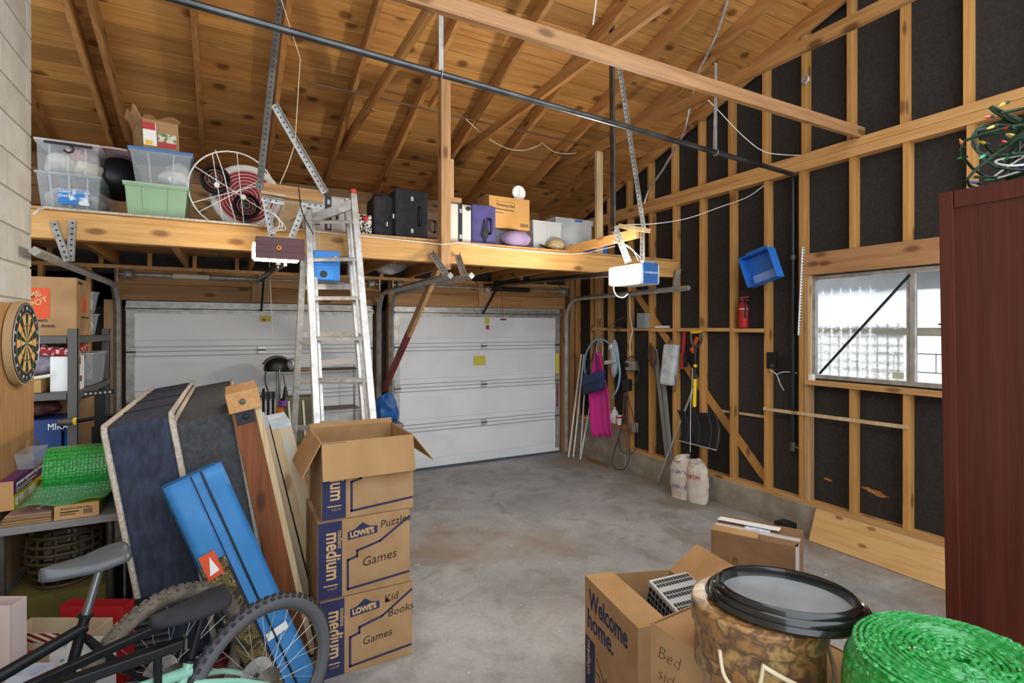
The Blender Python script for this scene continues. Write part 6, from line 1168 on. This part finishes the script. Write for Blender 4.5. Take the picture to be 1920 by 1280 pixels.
he=thing('helmet','shiny black bicycle helmet on the wire shelf','helmet',(X(522,wy_),wy_+.1,zt)); c=V((X(522,wy_),wy_+.12,zt)); B().lathe(c,[(.15,0),(.155,.03),(.14,.09),(.10,.14),(.05,.16),(0,.165)],24,sx=1,sy=.8,caps=False).build('shell',blackp,he,smooth=True)
for k in range(5): B().tube([c+V((.152*math.cos(a)*(1 if abs(k-2)<3 else 1),-.02+.05*(k-2),.02+.135*math.sin(a))) for a in [j*math.pi/8 for j in range(1,8)]],.008,5).build('ridge',dgalv,he,smooth=True)
B().tube(smoothpath([c+V((-.12,-.1,.02)),c+V((-.13,-.14,-.1)),c+V((-.10,-.14,-.2))],4),.008,5).build('chin_strap',blackp,he,smooth=True)
tag(B().blob((X(549,wy_),wy_+.1,zt+.068),.07,.07,.068,14,.04).build('mirror_ball',alu,smooth=True),'small silver foil ball beside the helmet','ball')
tag(B().box(X(528,wy_)+.12,X(590,wy_),wy_-.02,wy_+.2,zt,zt+.022).build('wood_plank',hdrw),'short brown plank lying on the wire shelf','plank')
wi=thing('witch_doll','hanging witch doll with purple hat and orange body','doll',(X(535,6.05),6.05,.9)); c=V((X(535,6.05),6.05,Z(535,745,6.05))); B().lathe(c+V((0,0,-.03)),[(.06,0),(.058,.012),(.03,.03),(.012,.14),(0,.16)],14).build('hat',blackp,wi,smooth=True); B().lathe(c+V((0,0,-.05)),[(.07,-.03),(.068,.02),(.045,.03)],14).build('hat_brim',pm('witch_purple','#8b55b0',.7),wi,smooth=True); B().blob(c+V((-.02,0,-.16)),.07,.05,.09,3,.2).build('body',pm('witch_orange','#d9772b',.8,col2='#8a9a3a',scale=20,sharp=(.55,.6)),wi,smooth=True)
for k in (-1,1): B().cyl(c+V((.025*k,0,-.22)),c+V((.03*k,0,-.40)),.02,8).build('leg',pm('witch_orange','#d9772b'),wi)
B().tube([c+V((0,0,.13)),V((c.x-.02,c.y,wzs[0]-.03))],.005,5).build('cord',blackp,wi)
olive=pm('olive_canvas','#6b6748',.6,col2='#57533a',scale=5,bump=.4,bscale=14); ob=thing('duffel_bag','olive duffel bag on the wire shelf behind the ladder','bag',(X(560,6.2),6.25,wzs[2])); q=X(558,6.0); B().box(q-.14,q+.19,5.98,6.14,Z(560,835,6.0),Z(560,742,6.0)).build('body',olive,ob,bevel=.05)
for k in (-.06,.08): B().bar((q+k,5.972,Z(560,832,6.0)),(q+k-.03,5.972,Z(560,750,6.0)),.02,.006,up=(0,1,0)).build('strap',offw,ob)
B().box(q-.10,q+.15,6.0,6.12,.0,Z(560,835,6.0)+.02).build('support_crate',greyc,ob)
tr=thing('tripod','folded black tripod hanging beside the wire shelf','tripod',(X(500,6.0),6.0,.4)); 
for k in range(3): x=X(494+9*k,6.0); B().cyl((x,6.0+.02*k,0),(x,6.0,Z(500,728+6*k,6.0)),.013,8).build('leg',blackm,tr,smooth=True); B().box(x-.02,x+.02,5.98,6.02,Z(500,748,6.0),Z(500,735,6.0)).build('leg_lock',blackp,tr)
tag(B().blob((X(722,6.3),6.3,Z(722,772,6.3)),.16,.12,.18,19,.34,22,14).build('blue_tarp',pm('royal_tarp','#1f5fa8',.45,col2='#17477f',scale=5,bump=.5,bscale=12),smooth=True),'crumpled blue tarp on the tub between the doors','tarp')
zb_=Z(722,795,6.3); storage_bin('grey lidded tub under the crumpled blue tarp',X(722,6.3)-.19,X(722,6.3)+.17,6.12,.36,0,zb_,pm('grey_tub','#8e9092',.5),pm('grey_tub_lid','#7d7f81',.5),group='tubs by the doors')
for i,(px0,px1,y0,z0,h,lab) in enumerate(((556,600,5.55,0,.36,'brown carton on the floor under the ladder, bottom of two'),(558,598,5.58,.362,.30,'brown carton stacked on another under the ladder'))):
    carton_closed('floor_carton',lab,V((X(px0,y0),y0,z0)),V((X(px1,y0)-X(px0,y0)+.12,0,0)),V((0,.34,0)),V((0,0,h)),'cartons under the ladder')
# dark folded rack arms lying across the bicycles
ra_=thing('metal_tubes','pair of dark metal tubes propped across the bicycles','metal tubes',atd(90,1290,1.75))
a0,a1=atd(40,1292,1.72),atd(328,1160,2.02); b0,b1=atd(70,1300,1.68),atd(344,1204,1.96); B().bar(a0,a1,.030,.030).build('upper_arm',blackm,ra_,bevel=.006); B().bar(b0,b1,.040,.036).build('lower_arm',blackm,ra_,bevel=.006); B().bar(b1,b1+(b1-b0).normalized()*.008,.044,.040).build('end_cap',dgalv,ra_); B().cyl(a1,a1+V((.02,.01,.01)),.022,12).build('pivot',galv,ra_)
sup=a0.lerp(a1,.12); B().cyl(V((sup.x,sup.y,0)),sup,.016,10).build('stand_leg',blackm,ra_); sup=b0.lerp(b1,.8); B().cyl(V((sup.x,sup.y,0)),sup,.014,10).build('stand_leg',blackm,ra_)
